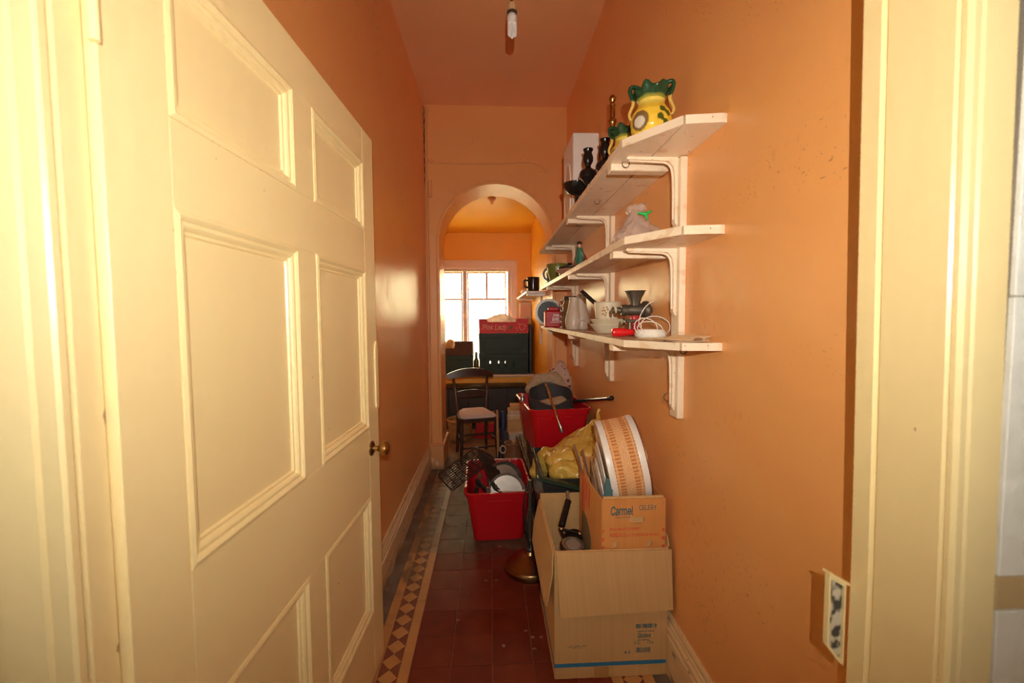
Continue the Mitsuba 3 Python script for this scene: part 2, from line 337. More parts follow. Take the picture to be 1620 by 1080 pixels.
# skirtings
def skirting(side):
    s = 1 if side == 'left' else -1; x0 = XL if side == 'left' else XR
    P = [(0, 0), (.020, 0), (.020, .135), (.024, .139), (.024, .149), (.018, .153), (.018, .160), (.022, .164), (.022, .172), (.014, .180), (.014, .187), (.010, .191), (.010, .203), (.004, .212), (0, .212)]
    P = np.array(P); ys = np.linspace(.665, YA - .005, 60); R = []
    for i, y in enumerate(ys):
        q = P + (rng.random(P.shape) - .5) * .0016 * (P[:, :1] > .003)
        R.append(np.c_[x0 + s * q[:, 0], np.full(len(q), y), q[:, 1]])
    return loft(R if s < 0 else [r[::-1] for r in R])
struct('baseboard_left', skirting('left'), 'trim'); struct('baseboard_right', skirting('right'), 'trim')
# plinth block and moulding at the foot of the arch
struct('trim_6', cat(bx((XL + .005, YA - .022, 0), (ARX - ARR + .014, YA, .2), .004), bx((ARX - ARR, YA - .02, 0), (ARX - ARR + .014, YB, .2), .004), bx((XL + .005, YA - .028, .2), (ARX - ARR + .024, YA, .222), .006), bx((ARX - ARR, YA - .028, .2), (ARX - ARR + .024, YB, .222), .006)), 'plinth')
# painted hood line round the arch
a = np.linspace(PI, 0, 41)
struct('trim_7', tube([(ARX - ARR - .022, YA - .001, z) for z in (.23, .7, 1.2, 1.6)] + [(ARX + (ARR + .022) * math.cos(t), YA - .001, ARZ + (ARR + .022) * math.sin(t)) for t in a] + [(ARX + ARR + .022, YA - .001, z) for z in (1.6, 1.2, .5, .05)], .006, 6), 'orange', 40)

# floor: slab plus quarry tiles, diamond border
fl = struct('floor', bx((-1.5, .66, -.05), (.9, YW, -.0035)), 'grout')
S = .1525; x0, y0 = -.1584, 1.98332
cols = [(-.3045, -.1600)] + [(x0 + i * S + .001, x0 + (i + 1) * S - .001) for i in range(3)] + [(x0 + 3 * S + .001, .4155)]
TS = {}
for ci, (xa, xb) in enumerate(cols):
    for j in range(-11, 9):
        yb = y0 - j * S
        key = (ci, rng.integers(2))
        if key not in TS: TS[key] = mikit.ply(bx((0, 0, -.008), (xb - xa, S - .0022, 0), .0008), 'tile_red' if key[1] else 'tile_red2')
        put('quarry_tile', TS[key], (xa, yb - S + .0011, -.0006 * rng.random()), fl)
def border(sgn, xe, ya, yb):
    # strips of buff tile, diamonds and triangles; xe is the inner edge
    def sx(a, b): return (xe + sgn * a, xe + sgn * b)
    for (a, b) in ((.001, .039), (.111, .150)):
        x_a, x_b = sorted(sx(a, b)); sh = mikit.ply(bx((0, 0, -.008), (x_b - x_a, .1505, 0), .0008), 'tile_buff')
        y = ya
        while y < yb - .01: put('border_tile', sh, (x_a, y, -.0004 * rng.random()), fl); y += .1525
    D = .0745; c = xe + sgn * .075; h = D / 2 - .0009; w = .0352
    dia = mikit.ply(mv(ext([(-w, 0), (0, -h), (w, 0), (0, h)], .008), (0, 0, -.008)), 'tile_buff')
    tri = [mikit.ply(mv(ext([(s * .0008 * 1, 0)] + [(s * w, h - .0009), (s * w, -h + .0009)][::s], .008), (0, 0, -.008)), 'tile_maroon') for s in (1, -1)]
    y = ya + D / 2
    while y < yb:
        put('diamond_tile', dia, (c, y, -.0004 * rng.random()), fl)
        for t in tri: put('triangle_tile', t, (c, y + D / 2, -.0004 * rng.random()), fl)
        y += D
border(-1, -.306, 1.30, 3.60); border(1, .417, .95, 1.95)
add('edging', bx((XL, .7, -.01), (-.457, YA, -.001)), 'slate', parent=fl); add('edging', bx((.568, .7, -.01), (XR, YA, -.001)), 'slate', parent=fl)

# scullery beyond the arch
struct('wall_rear', cat(bx((-1.5, YW, 0), (-1.02, YW + .25, 3.0)), bx((.345, YW, 0), (.62, YW + .25, 3.0)), bx((-1.02, YW, 2.005), (.345, YW + .25, 3.0)), bx((-1.02, YW, 0), (.345, YW + .25, .58)), bx((-1.3, 5.16, 0), (.515, YW, .565)), ), 'orange_far')
struct('wall_scullery_right', bx((.52, YB, 0), (.62, YW, 3.0)), 'orange_far'); struct('wall_scullery_left', bx((-1.5, YB, 0), (-1.4, YW, 3.0)), 'orange_far')
cz0, cz1 = 2.56, 2.353
struct('ceiling_scullery', loft([np.array([(-1.5, YB, cz0), (.62, YB, cz0), (.62, YB, cz0 + .1), (-1.5, YB, cz0 + .1)]), np.array([(-1.5, YW + .02, cz1), (.62, YW + .02, cz1), (.62, YW + .02, cz1 + .1), (-1.5, YW + .02, cz1 + .1)])]), 'orange_far')
struct('trim_8', bx((-1.3, 5.14, .565), (.515, YW, .592), .006), 'sash_paint')
# window
wn = 'window_1'; labels[wn] = {'kind': 'structure'}
WX0, WX1, WZ0, WZ1 = -.871, .205, .62, 1.86
def frame2(x0, x1, z0, z1, w, y0_, y1_, c=.004):
    return cat(bx((x0 - w, y0_, z0 - w), (x0, y1_, z1 + w), c), bx((x1, y0_, z0 - w), (x1 + w, y1_, z1 + w), c), bx((x0, y0_, z1), (x1, y1_, z1 + w), c), bx((x0, y0_, z0 - w), (x1, y1_, z0), c))
add('casing', cat(bx((.262, YW - .022, .592), (.345, YW, 2.005), .006), bx((-1.02, YW - .022, .592), (-.93, YW, 2.005), .006), bx((-1.02, YW - .022, 1.905), (.345, YW - .001, 2.005), .006), bx((.32, YW - .034, .592), (.345, YW, 2.005), .006), bx((-1.02, YW - .034, 1.985), (.345, YW, 2.008), .006)), 'sash_paint', parent=wn)
add('frame', frame2(WX0 - .02, WX1 + .02, WZ0, WZ1 + .01, .07, YW + .001, YW + .1), 'sash_paint', parent=wn)
add('mullion', bx((-.358, YW + .03, WZ0), (-.308, YW + .1, WZ1 + .01), .004), 'sash_paint', parent=wn)
part(add('catch', cat(bx((-.34, YW + .012, 1.25), (-.326, YW + .03, 1.33), .003), bx((-.345, YW + .0, 1.285), (-.321, YW + .014, 1.297), .003)), 'sash_paint', parent=wn), 'small casement catch')
for (a, b) in ((WX0, -.363), (-.303, WX1)):
    s = add('sash', cat(frame2(a + .016, b - .016, WZ0 + .018, WZ1 - .010, .016, YW + .045, YW + .08, .002), bx(((a + b) / 2 - .011, YW + .045, 1.515), ((a + b) / 2 + .011, YW + .075, WZ1)), bx((a, YW + .045, 1.502), (b, YW + .075, 1.524))), 'sash_paint', parent=wn)
    for (q0, q1, z0_, z1_) in ((a + .016, (a + b) / 2 - .007, 1.521, WZ1 - .01), ((a + b) / 2 + .007, b - .016, 1.521, WZ1 - .01), (a + .016, b - .016, WZ0 + .018, 1.505)):
        add('pane', basis(trimesh.Trimesh([(q0, z0_, 0), (q1, z0_, 0), (q1, z1_, 0), (q0, z1_, 0)], [[0, 1, 2], [0, 2, 3]]), (0, YW + .062, 0), X, Z), 'glass', parent=s)

# ------------------------------------------------------------------ camera flash, and an unseen lamp behind the camera
scene['flash_light'] = {'type': 'spot', 'to_world': T().look_at(origin=[0.03, -.17, 1.41], target=[.04, 2.85, 1.41 + .42], up=[0, 0, 1]), 'intensity': rgb(np.array((1.0, .95, .86)) * FLASH), 'beam_width': 10.0, 'cutoff_angle': 60.0}
hl = thing('hall_lamp', 'unseen opal globe lamp on a thin stand behind the camera, placed to light the door and jambs', 'lamp')  # out of view in the hall, placed to light the door and jambs evenly
gm = trimesh.creation.icosphere(3, .20); gm.apply_translation((-.15, -2.55, 1.42))
scene[hl + '__globe'] = mikit.ply(gm, 'frost', smooth=True, emitter={'type': 'area', 'radiance': rgb(np.array((1.0, .94, .84)) * HALL)})
add('stand', mv(lathe([(0, 0), (.14, 0), (.14, .015), (.02, .03), (.012, .05), (.012, 1.23), (0, 1.23)], 24), (-.15, -2.55, -.004)), 'old_brass', 35, parent=hl)

# ------------------------------------------------------------------ the door
dr_ = 'door_1'; labels[dr_] = {'kind': 'structure', 'label': 'cream six panel door standing open into the passage'}
DA, DB = np.array([-.4635, .553]), np.array([-.419, 1.6]); DW = float(np.linalg.norm(DB - DA)); DH0, DH1 = .012, 1.915
du = np.append((DB - DA) / DW, 0.); dn = np.array([du[1], -du[0], 0.])     # du along the leaf, dn towards the passage
def dpl(m): return basis(m, (DA[0], DA[1], 0), du, Z)                         # x along leaf, y up, z = du x Z = (towards +x)
ZN = np.cross(du, Z); 
st, mu = .107, .094
pw = (DW - 2 * st - mu) / 2
u1, u2 = (st, st + pw), (st + pw + mu, DW - st)
rows = ((.24, .66), (.90, 1.445), (1.575, 1.805))
TH = .04
def dbox(u0, u1_, z0, z1, d0, d1, c=.001): return dpl(bx((u0, z0, d0), (u1_, z1, d1), c))
for (a, b) in ((0, st), (DW - st, DW), (u1[1], u2[0])):
    zz = (DH0, DH1) if a != u1[1] else None
    if zz: add('stile', dbox(a, b, DH0, DH1, -TH, 0), 'cream', parent=dr_)
rails = ((DH0, rows[0][0]), (rows[0][1], rows[1][0]), (rows[1][1], rows[2][0]), (rows[2][1], DH1))
for (z0_, z1_) in rails: add('rail', dbox(st, DW - st, z0_, z1_, -TH, -.0004, .0008), 'cream', parent=dr_)
for (z0_, z1_) in rows: add('mullion', dbox(u1[1], u2[0], z0_, z1_, -TH, -.0008, .0008), 'cream', parent=dr_)
def moulding(ua, ub, za, zb):
    prof = [(0, -.016), (0, .001), (.008, .0035), (.012, .0005), (.015, -.003), (.021, -.003), (.025, -.006), (.028, -.0105), (.033, -.0105), (.036, -.016)]
    R = []
    for (i, d) in prof: R.append(np.array([(ua + i, za + i, d), (ub - i, za + i, d), (ub - i, zb - i, d), (ua + i, zb - i, d)]))
    return dpl(loft(R + [R[0]], False, False))
for (z0_, z1_) in rows:
    for (a, b) in (u1, u2):
        p = add('panel', dbox(a, b, z0_, z1_, -.028, -.015), 'cream', parent=dr_)
        add('moulding', moulding(a, b, z0_, z1_), 'cream', parent=p)
ku, kz = DW - .088, .826
part(add('rose', dpl(mv(lathe([(0, 0), (.026, 0), (.026, .004), (.02, .007), (0, .007)], 24), (ku, kz, 0))), 'old_brass', 35, parent=dr_), 'tarnished knob rose')
part(add('knob', dpl(mv(lathe([(0, .006), (.0085, .006), (.0085, .024), (.013, .028), (.022, .034), (.026, .044), (.024, .054), (.016, .060), (0, .062)], 28), (ku, kz, 0))), 'brass', 40, parent=dr_), 'round brass knob')
fp = Polygon([(0, -.115), (.014, -.125), (.028, -.115), (.030, .09), (.022, .115), (.014, .125), (.004, .112), (-.002, .09)])
part(add('finger_plate', dpl(mv(ext(fp.buffer(-.001), .006), (DW - .034, 1.075, 0))), 'cream', parent=dr_), 'painted finger plate by the edge')
for z in (.25, 1.66): add('hinge', dpl(mv(trimesh.creation.cylinder(.006, .10, sections=12), (-.004, z, .002), (90, 0, 0))), 'cream', 40, parent=dr_)

# ------------------------------------------------------------------ cables, pipe and small fittings on the arch wall
k = add('conduit', tube(spline([(XL + .018, YA - .012, .23), (XL + .015, YA - .012, .9), (XL + .02, YA - .012, 1.6), (XL + .017, YA - .012, 2.3), (XL + .024, YA - .013, 2.98)]), .011, 8), 'pipe_paint', True)
tag(k, 'orange painted pipe running up the left corner beside the arch', 'pipe')
k = add('cable', tube(spline([(XL + .03, YA - .004, 2.555), (-.30, YA - .004, 2.535), (-.05, YA - .004, 2.538), (.2, YA - .004, 2.545), (.38, YA - .004, 2.54), (.45, YA - .004, 2.50), (.47, YA - .004, 2.47)]), .0045, 6), 'pipe_paint', True)
tag(k, 'painted over cable running across the wall above the arch', 'cable')
struct('trim_9', tube([(XL + .004 + .004 * math.sin(i * 1.9), YA - .006, z) for i, z in enumerate(np.linspace(2.35, 2.985, 30))], .001 + .0045 * rng.random(30), 6), 'crack')
k = thing('switch_box', 'small painted over junction box on the corner pipe left of the arch', 'junction box')
add('box', bx((XL + .03, YA - .022, 2.26), (XL + .062, YA - .001, 2.40), .006), 'pipe_paint', parent=k); add('lid', bx((XL + .033, YA - .028, 2.28), (XL + .059, YA - .022, 2.38), .004), 'pipe_paint', parent=k)
add('clip', bx((XL + .03, YA - .014, 2.535), (XL + .07, YA - .001, 2.565), .004), 'pipe_paint', parent=k)
k = thing('ceiling_rose', 'small orange ceiling rose on the sloping scullery ceiling', 'ceiling rose')
rz = 2.56 - .1278 * (4.5 - YB)
add('base', mv(lathe([(0, .002), (.045, .002), (.042, -.012), (.03, -.02), (0, -.022)][::-1], 24), (.02, 4.5, rz), (-7, 0, 0)), 'ceil', 40, parent=k)
add('stem', mv(lathe([(0, -.055), (.016, -.052), (.02, -.03), (.012, -.02), (0, -.018)], 16), (.02, 4.5, rz)), 'ceil', 40, parent=k)

# ------------------------------------------------------------------ hanging bulb
k = thing('ceiling_lamp', 'bare white energy saving bulb hanging from the passage ceiling', 'lamp')
bxp, byp = .104, 1.95
add('flex', tube([(bxp, byp, 2.645), (bxp, byp, ZC - .01)], .004), 'dark_lid', True, parent=k)
add('rose', mv(lathe([(0, -.02), (.03, -.016), (.042, -.002), (.042, 0), (0, 0)], 24), (bxp, byp, ZC)), 'white', 35, parent=k)
part(add('holder', cat(mv(lathe([(0, 2.604), (.019, 2.606), (.021, 2.625), (.018, 2.638), (.008, 2.644), (0, 2.645)], 20), (bxp, byp, 0)), ), 'holder', 40, parent=k), 'tan bulb holder')
part(add('holder_ring', mv(lathe([(0, 2.596), (.022, 2.597), (.022, 2.605), (0, 2.606)], 20), (bxp, byp, 0)), 'dark_lid', 40, parent=k), 'dark holder ring')
bu = add('bulb', mv(lathe([(0, 2.556), (.020, 2.557), (.022, 2.575), (.020, 2.59), (.013, 2.597), (0, 2.598)], 24), (bxp, byp, 0)), 'cfl', 40, parent=k)
for (ox, oy) in ((-.011, -.004), (.011, -.002), (0, .009)):
    L = [(ox - .0045, oy, 2.56), (ox - .0045, oy, 2.515), (ox - .004, oy, 2.506), (ox, oy, 2.5025), (ox + .004, oy, 2.506), (ox + .0045, oy, 2.515), (ox + .0045, oy, 2.56)]
    add('tube', mv(tube(L, .0048, 10), (bxp, byp, 0)), 'cfl', True, parent=bu)

# ------------------------------------------------------------------ wall shelves
UP = ((1.392, 1.452, .94), (2.205, 2.29, .945), (3.12, 3.19, .92))
for i, (ya, yb, zb) in enumerate(UP):
    k = add('shelf_upright', bx((.617, ya, zb), (XR, yb, 1.797), .002), 'shelf')
    tag(k, ('nearest of the three white shelf uprights screwed to the right wall', 'middle of the three white shelf uprights screwed to the right wall', 'farthest of the three white shelf uprights screwed to the right wall')[i], 'upright', 'white shelf uprights')
def hook(x, y, z, s=.012):
    t = np.linspace(0, 1.5 * PI, 12)
    return tube([(x, y, z + .0), (x, y, z - s * .6)] + [(x - s + s * math.cos(a), y, z - s * .6 - s * math.sin(a)) for a in t], .0014, 6)
def shelf(zt, th, label, xf, tip, hooks, y1=3.6, rust=False):
    k = thing('wall_shelf', label, 'shelf'); dz = (3.6 - 1.2) * 0
    xm = .528
    add('board', mv(ext([(xf, 1.34), (xf + .05, 1.27), (xm - .0025, 1.175), (xm - .0025, y1), (xf, y1)], th), (0, 0, zt - th)), 'shelf', parent=k)
    add('board', mv(ext([(xm + .0025, 1.172), (tip, 1.158), (XR - .001, 1.16), (XR - .001, y1), (xm + .0025, y1)], th), (0, 0, zt - th)), 'shelf', parent=k)
    add('nail', cat(*[mv(trimesh.creation.cylinder(.002, .003, sections=6), (x, 1.163, zt - th / 2 + d), (90, 0, 0)) for x, d in ((.60, .003), (.61, -.004))]), 'crack', parent=k)
    for i, (ya, yb, zb) in enumerate(UP):
        yc = (ya + yb) / 2; zu = zt - th
        # iron shelf bracket: arm under the boards, leg on the upright, with a rounded knee
        pl = Polygon([(.606, zu), (.606, zu - .21), (.613, zu - .222), (.617, zu - .222), (.617, zu)]).union(Polygon([(.617, zu), (.45, zu), (.443, zu - .006), (.45, zu - .010), (.585, zu - .013), (.600, zu - .03), (.606, zu - .06)])).buffer(-.0004)
        add('bracket', basis(ext(pl, .022), (0, yc + .011, 0), X, Z), 'shelf', parent=k)
        add('rib', tube([(.456, yc, zu - .010), (.52, yc, zu - .012), (.572, yc, zu - .014), (.588, yc, zu - .020), (.598, yc, zu - .034), (.603, yc, zu - .06), (.605, yc, zu - .12), (.606, yc, zu - .20)], .0042, 8), 'shelf', True, parent=f'{k}__bracket' if i == 0 else f'{k}__bracket_{i:03d}')
        add('batten', bx((xf + .004, yc + .055, zu - .024), (.612, yc + .10, zu), .002), 'shelf', parent=k)
    for (x, y) in hooks: add('cup_hook', hook(x, y, zt - th), 'dark_lid', True, parent=k)
    return k
shelf(1.825, .024, 'topmost of the three long white wall shelves, holding the yellow vases', .408, .625, ((.47, 1.46), (.49, 1.93), (.5, 2.4)))
shelf(1.530, .024, 'middle of the three long white wall shelves, under the yellow vases', .418, .625, ((.47, 2.45), (.5, 2.9)))
shelf(1.208, .022, 'lowest of the three long white wall shelves, holding the mincer', .418, .625, ((.60, 1.29), (.5, 3.0)))
for (x, y, z) in ((.617, 1.43, 1.015), (.617, 3.16, .99)):
    k = add('wall_hook', mv(hook(0, 0, .0, .014), (x - .002, y, z), (0, 0, 0)), 'dark_lid', True); tag(k, 'small wire hook on the nearest shelf upright' if y < 2 else 'small wire hook on the farthest shelf upright', 'hook')
# the far shelf in the scullery
k = thing('wall_shelf', 'short white shelf beyond the arch by the window', 'shelf')
add('board', mv(ext([(.33, 3.995), (.519, 3.995), (.519, 5.55), (.33, 5.55)], .02), (0, 0, 1.50)), 'white_paint', parent=k)
add('batten', bx((.34, 4.04, 1.475), (.515, 4.08, 1.50), .002), 'white_paint', parent=k); add('upright', bx((.50, 4.35, 1.0), (.52, 4.41, 1.5), .002), 'shelf', parent=k)
add('batten', bx((.34, 5.2, 1.475), (.515, 5.24, 1.50), .002), 'white_paint', parent=k)
ZT, ZM, ZB = 1.8252, 1.5302, 1.2082

# ------------------------------------------------------------------ top shelf
def vase(loc, rz, label):
    k = thing('vase', label, 'vase', 'pair of yellow and green vases')
    prof = [(0, 0), (.034, 0), (.037, .006), (.033, .014), (.050, .035), (.063, .065), (.066, .095), (.060, .125), (.046, .148), (.041, .160), (.043, .172)]
    inner = [(.038, .172), (.036, .16), (.052, .12), (.03, .03), (0, .02)]
    body = lathe(prof + inner, 40)
    def cb(v):
        a = np.arctan2(v[:, 1], v[:, 0]); z = v[:, 2]; c = np.tile([.80, .52, .045], (len(v), 1))
        c = np.where((z < .03)[:, None], [.66, .30, .03], c)
        leaf = sum(np.exp(-(((a - q) / .20) ** 2 + ((z - h) / .014) ** 2)) for q, h in ((-.95, .12), (-.6, .105), (-1.1, .088), (-.75, .07), (2.2, .11), (2.5, .08), (1.2, .1)))
        c = np.where((leaf > .55)[:, None], [.06, .085, .01], c)
        med = ((a + 2.15) / .50) ** 2 + ((z - .085) / .036) ** 2
        c = np.where((med < 1)[:, None], [.20, .12, .04], c); c = np.where((((a + 2.15) / .32) ** 2 + ((z - .08) / .02) ** 2 < 1)[:, None], [.62, .54, .42], c)
        c = np.where((z > .146)[:, None], [.74, .56, .10], c); return c
    def pl(m): return mv(m, loc, (0, 0, rz), (.98, .98, .84))
    b2 = body.copy(); b2 = b2.subdivide().subdivide().subdivide()
    add('body', pl(b2), 'vcol', True, parent=k, color=colour(b2, cb))
    fr = [(.043, .171), (.047, .185), (.053, .200), (.058, .214), (.056, .218), (.049, .205), (.044, .19), (.038, .172)]
    fl_ = lathe(fr, 48, wob=lambda a, z: 1 + (.09 * np.sin(a * 9) + .05 * np.sin(a * 4)) * np.clip((z - .18) / .03, 0, 1)); fl_.vertices[:, 2] += .012 * np.sin(np.arctan2(fl_.vertices[:, 1], fl_.vertices[:, 0]) * 6) * np.clip((fl_.vertices[:, 2] - .18) / .03, 0, 1)
    part(add('ruffle', pl(fl_), 'vcol', True, parent=k, color=colour(fl_, lambda v: np.where((v[:, 2] > .179)[:, None], [.012, .055, .022], [.45, .42, .06]))), 'frilled green rim')
    for s in (1, -1):
        hp = spline([(s * .046, 0, .200), (s * .050, 0, .236), (s * .063, 0, .238), (s * .064, 0, .205), (s * .057, 0, .178), (s * .066, 0, .15), (s * .062, 0, .115)], 6)
        h = tube(hp, np.linspace(.0085, .005, len(hp)), 10)
        part(add('handle', pl(h), 'vcol', True, parent=k, color=colour(h, lambda v: np.where((v[:, 2] > .185)[:, None], [.012, .055, .022], [.62, .40, .09]))), 'scrolled green and gilt handle')
vase((.522, 1.405, ZT), -22, 'yellow vase with green frilled rim, nearer of the pair on the top shelf')
vase((.535, 1.70, ZT), -28, 'yellow vase with green frilled rim, half hidden behind its twin on the top shelf')
k = thing('candlestick', 'tall slim brass candlestick behind the vases on the top shelf', 'candlestick')
q = [(0, 0), (.045, 0), (.042, .012), (.018, .02), (.012, .04), (.010, .25), (.012, .29), (.018, .298), (.018, .306), (.010, .315), (.012, .34), (.010, .36), (.013, .372), (.008, .38)]
add('stem', mv(lathe(q + [(0, .382)], 20), (.535, 1.90, ZT)), 'brass', 35, parent=k); add('finial', mv(lathe([(0, .38), (.008, .382), (.015, .394), (.014, .404), (.006, .412), (0, .414)], 20), (.535, 1.90, ZT)), 'brass', 40, parent=k)
def bstick(loc, label, h=.275):
    k = thing('candle_holder', label, 'candle holder', 'black turned candle holders')
    s = h / .275
    add('base', mv(lathe([(0, 0), (.05, 0), (.05, .008), (.03, .02), (.014, .04), (.011, .09), (.02, .115), (.04, .135), (.043, .155), (.036, .17), (.018, .182), (.012, .19), (0, .19)], 24), loc, s=(1, 1, s)), 'black_gloss', 35, parent=k)
    add('cup', mv(lathe([(0, .19), (.012, .19), (.016, .2), (.024, .215), (.025, .235), (.019, .252), (.019, .262), (.024, .27), (.024, .275), (.018, .275), (.015, .25), (0, .245)], 24), loc, s=(1, 1, s)), 'black_gloss', 35, parent=k)
    t = np.linspace(-.8 * PI, .8 * PI, 20)
    add('ring_handle', tube([(loc[0] + .075 - .032 * math.cos(a + PI) * 1 - .0, loc[1] + .003, loc[2] + .15 * s + .022 * math.sin(a)) for a in t], .003, 6), 'black_gloss', True, parent=k)
bstick((.483, 2.14, ZT), 'black turned candle holder in front of the white box on the top shelf')
bstick((.535, 2.02, ZT), 'black turned candle holder nearest the brass candlestick on the top shelf')
k = thing('pedestal_dish', 'black scalloped dish on a foot at the edge of the top shelf', 'dish')
d_ = (.462, 2.31, ZT)
add('foot', mv(lathe([(0, 0), (.04, 0), (.038, .01), (.012, .02), (.009, .09), (.014, .1), (0, .1)], 20), d_), 'black_gloss', 35, parent=k)
add('bowl', mv(lathe([(0, .1), (.02, .1), (.05, .112), (.068, .135), (.074, .158), (.070, .158), (.06, .135), (.03, .118), (0, .115)], 48, wob=lambda a, z: 1 + .025 * np.cos(a * 18) * (z > .13)), d_), 'black_gloss', 30, parent=k)
k = thing('white_cabinet', 'tall white box with an oval ring on its side, on the top shelf', 'box')
add('case', bx((.478, 2.50, ZT), (.628, 2.82, ZT + .505), .004), 'white_box', parent=k)
t = np.linspace(0, 2 * PI, 40, endpoint=False)
add('oval_ring', tube([(.477, 2.66 + .10 * math.cos(a), ZT + .21 + .17 * math.sin(a)) for a in t], .006, 8, True), 'white_box', True, parent=k)
add('grille', basis(ext(Polygon([(.095 * math.cos(a), .165 * math.sin(a)) for a in t]), .003), (.478, 2.66, ZT + .21), -Y, Z), 'ceramic', parent=k)

# ------------------------------------------------------------------ middle shelf
m = blob([[(.47, 1.53, ZM + .03, .028), (.57, 1.50, ZM + .03, .028), (.52, 1.56, ZM + .05, .04)], [(.52, 1.52, ZM + .05, .05), (.515, 1.53, ZM + .115, .02)], [(.50, 1.53, ZM + .12, .016), (.54, 1.52, ZM + .13, .014)]], .008, 5, .022, 38, 3, True); m.vertices[:, 2] += ZM + .0008 - m.vertices[:, 2].min()
k = thing('plastic_bag', 'crumpled clear plastic bag with a green tie on the middle shelf', 'bag')
add('film', m, 'clear_bag', True, parent=k)
gc = blob([[(.528, 1.462, ZM + .098, .007), (.505, 1.462, ZM + .102, .004)], [(.528, 1.462, ZM + .098, .007), (.545, 1.462, ZM + .108, .004)], [(.528, 1.462, ZM + .098, .006), (.534, 1.462, ZM + .082, .003)]], .004, 3)
mat('green_tie', (.02, .36, .07), .4); part(add('tie', gc, 'green_tie', True, parent=k), 'green tie')
k = thing('figurine', 'small painted figurine with a green back on the middle shelf', 'figurine')
m = blob([[(0, 0, .0, .036), (0, 0, .02, .034)], [(0, 0, .02, .034), (.006, 0, .10, .026)], [(.006, 0, .10, .026), (.0, 0, .15, .022)], [(0, 0, .15, .014), (-.003, 0, .19, .021)], [(.01, -.015, .13, .012), (.038, -.02, .08, .012)], [(-.015, -.015, .13, .012), (-.03, -.025, .075, .012)]], .008, 6); m.vertices[:, 2] -= m.vertices[:, 2].min()
def cf(v):
    c = np.tile([.045, .17, .10], (len(v), 1)); c = np.where((v[:, 2] > .20)[:, None], [.45, .24, .15], c); c = np.where((v[:, 2] > .222)[:, None], [.05, .02, .015], c)
    c = np.where((v[:, 0] > .022)[:, None], [.16, .02, .015], c); c = np.where((v[:, 2] < .05)[:, None], [.5, .32, .2], c); return c
add('body', mv(m, (.545, 2.63, ZM), s=(.85, .85, .85)), 'vcol', True, parent=k, color=colour(m, cf))
def thing1(name, label, cat_, mesh, m, smooth=True, group=None):
    n = names.get(name, 0); names[name] = n + 1; k = name if n == 0 else f'{name}_{n:03d}'
    scene[k] = mikit.ply(mesh, m, smooth=smooth); tag(k, label, cat_, group); return k
thing1('casserole_dish', 'black oval dish behind the green pot on the middle shelf', 'dish', mv(lathe([(0, 0), (.06, 0), (.075, .05), (.082, .085), (.05, .10), (.02, .105), (.014, .12), (0, .122)], 32), (.545, 2.97, ZM), s=(1, 1.2, 1)), 'black_gloss', 35)
k = thing('jug', 'blue grey jug behind the green pot on the middle shelf', 'jug')
add('body', mv(lathe([(0, 0), (.05, 0), (.068, .04), (.070, .09), (.055, .13), (.062, .165), (.058, .165), (.05, .13), (.06, .08), (0, .02)], 32), (.515, 3.44, ZM)), 'blue_pot', 35, parent=k)
add('handle', tube(spline([(.46, 3.43, ZM + .13), (.43, 3.43, ZM + .115), (.425, 3.43, ZM + .07), (.452, 3.43, ZM + .045)]), .007, 8), 'blue_pot', True, parent=k)
k = thing('flower_pot', 'round woven textured green pot at the far end of the middle shelf', 'pot')
add('body', mv(lathe([(0, 0), (.05, 0), (.062, .03), (.074, .07), (.079, .11), (.080, .128), (.074, .13), (.07, .11), (.05, .03), (0, .02)], 48, wob=lambda a, z: 1 + .018 * np.cos(a * 16 + (round(z / .02) % 2) * PI)), (.495, 3.18, ZM)), 'green_pot', True, parent=k)
add('rim', mv(tube([(.079 * math.cos(a), .079 * math.sin(a), .13) for a in np.linspace(0, 2 * PI, 36, endpoint=False)], .006, 8, True), (.495, 3.18, ZM)), 'green_pot', True, parent=k)
thing1('plate', 'pinkish oval plate leaning at the edge of the middle shelf', 'plate', mv(lathe([(0, 0), (.05, .0), (.075, .008), (.078, .012), (.07, .012), (.045, .006), (0, .005)], 36), (.50, 2.72, ZM + .028), (14, -14, 30), (1, 1.2, 1)), 'pink_plate', 35)
k = thing('mug', 'black mug on the short shelf beyond the arch', 'mug')
add('body', mv(lathe([(0, 0), (.05, 0), (.056, .02), (.06, .12), (.057, .135), (.05, .135), (.048, .02), (0, .015)], 32), (.405, 4.10, 1.5202)), 'black_gloss', 35, parent=k)
add('handle', tube(spline([(.35, 4.09, 1.622), (.325, 4.09, 1.625), (.318, 4.09, 1.59), (.325, 4.09, 1.565), (.352, 4.09, 1.56)]), .008, 8), 'black_gloss', True, parent=k)
for i, (x, y, s) in enumerate(((.40, 4.40, .9), (.385, 4.72, 1.0), (.395, 5.05, 1.05))):
    thing1('cup', ('small white cup just behind the black mug on the far shelf', 'small white cup midway along the short far shelf', 'small white cup nearest the window on the far shelf')[i], 'cup', mv(lathe([(0, 0), (.02, 0), (.02, .006), (.036, .03), (.042, .06), (.039, .06), (.032, .03), (0, .01)], 24), (x, y, 1.5202), s=s), 'white', 35, 'small cups on the far shelf')

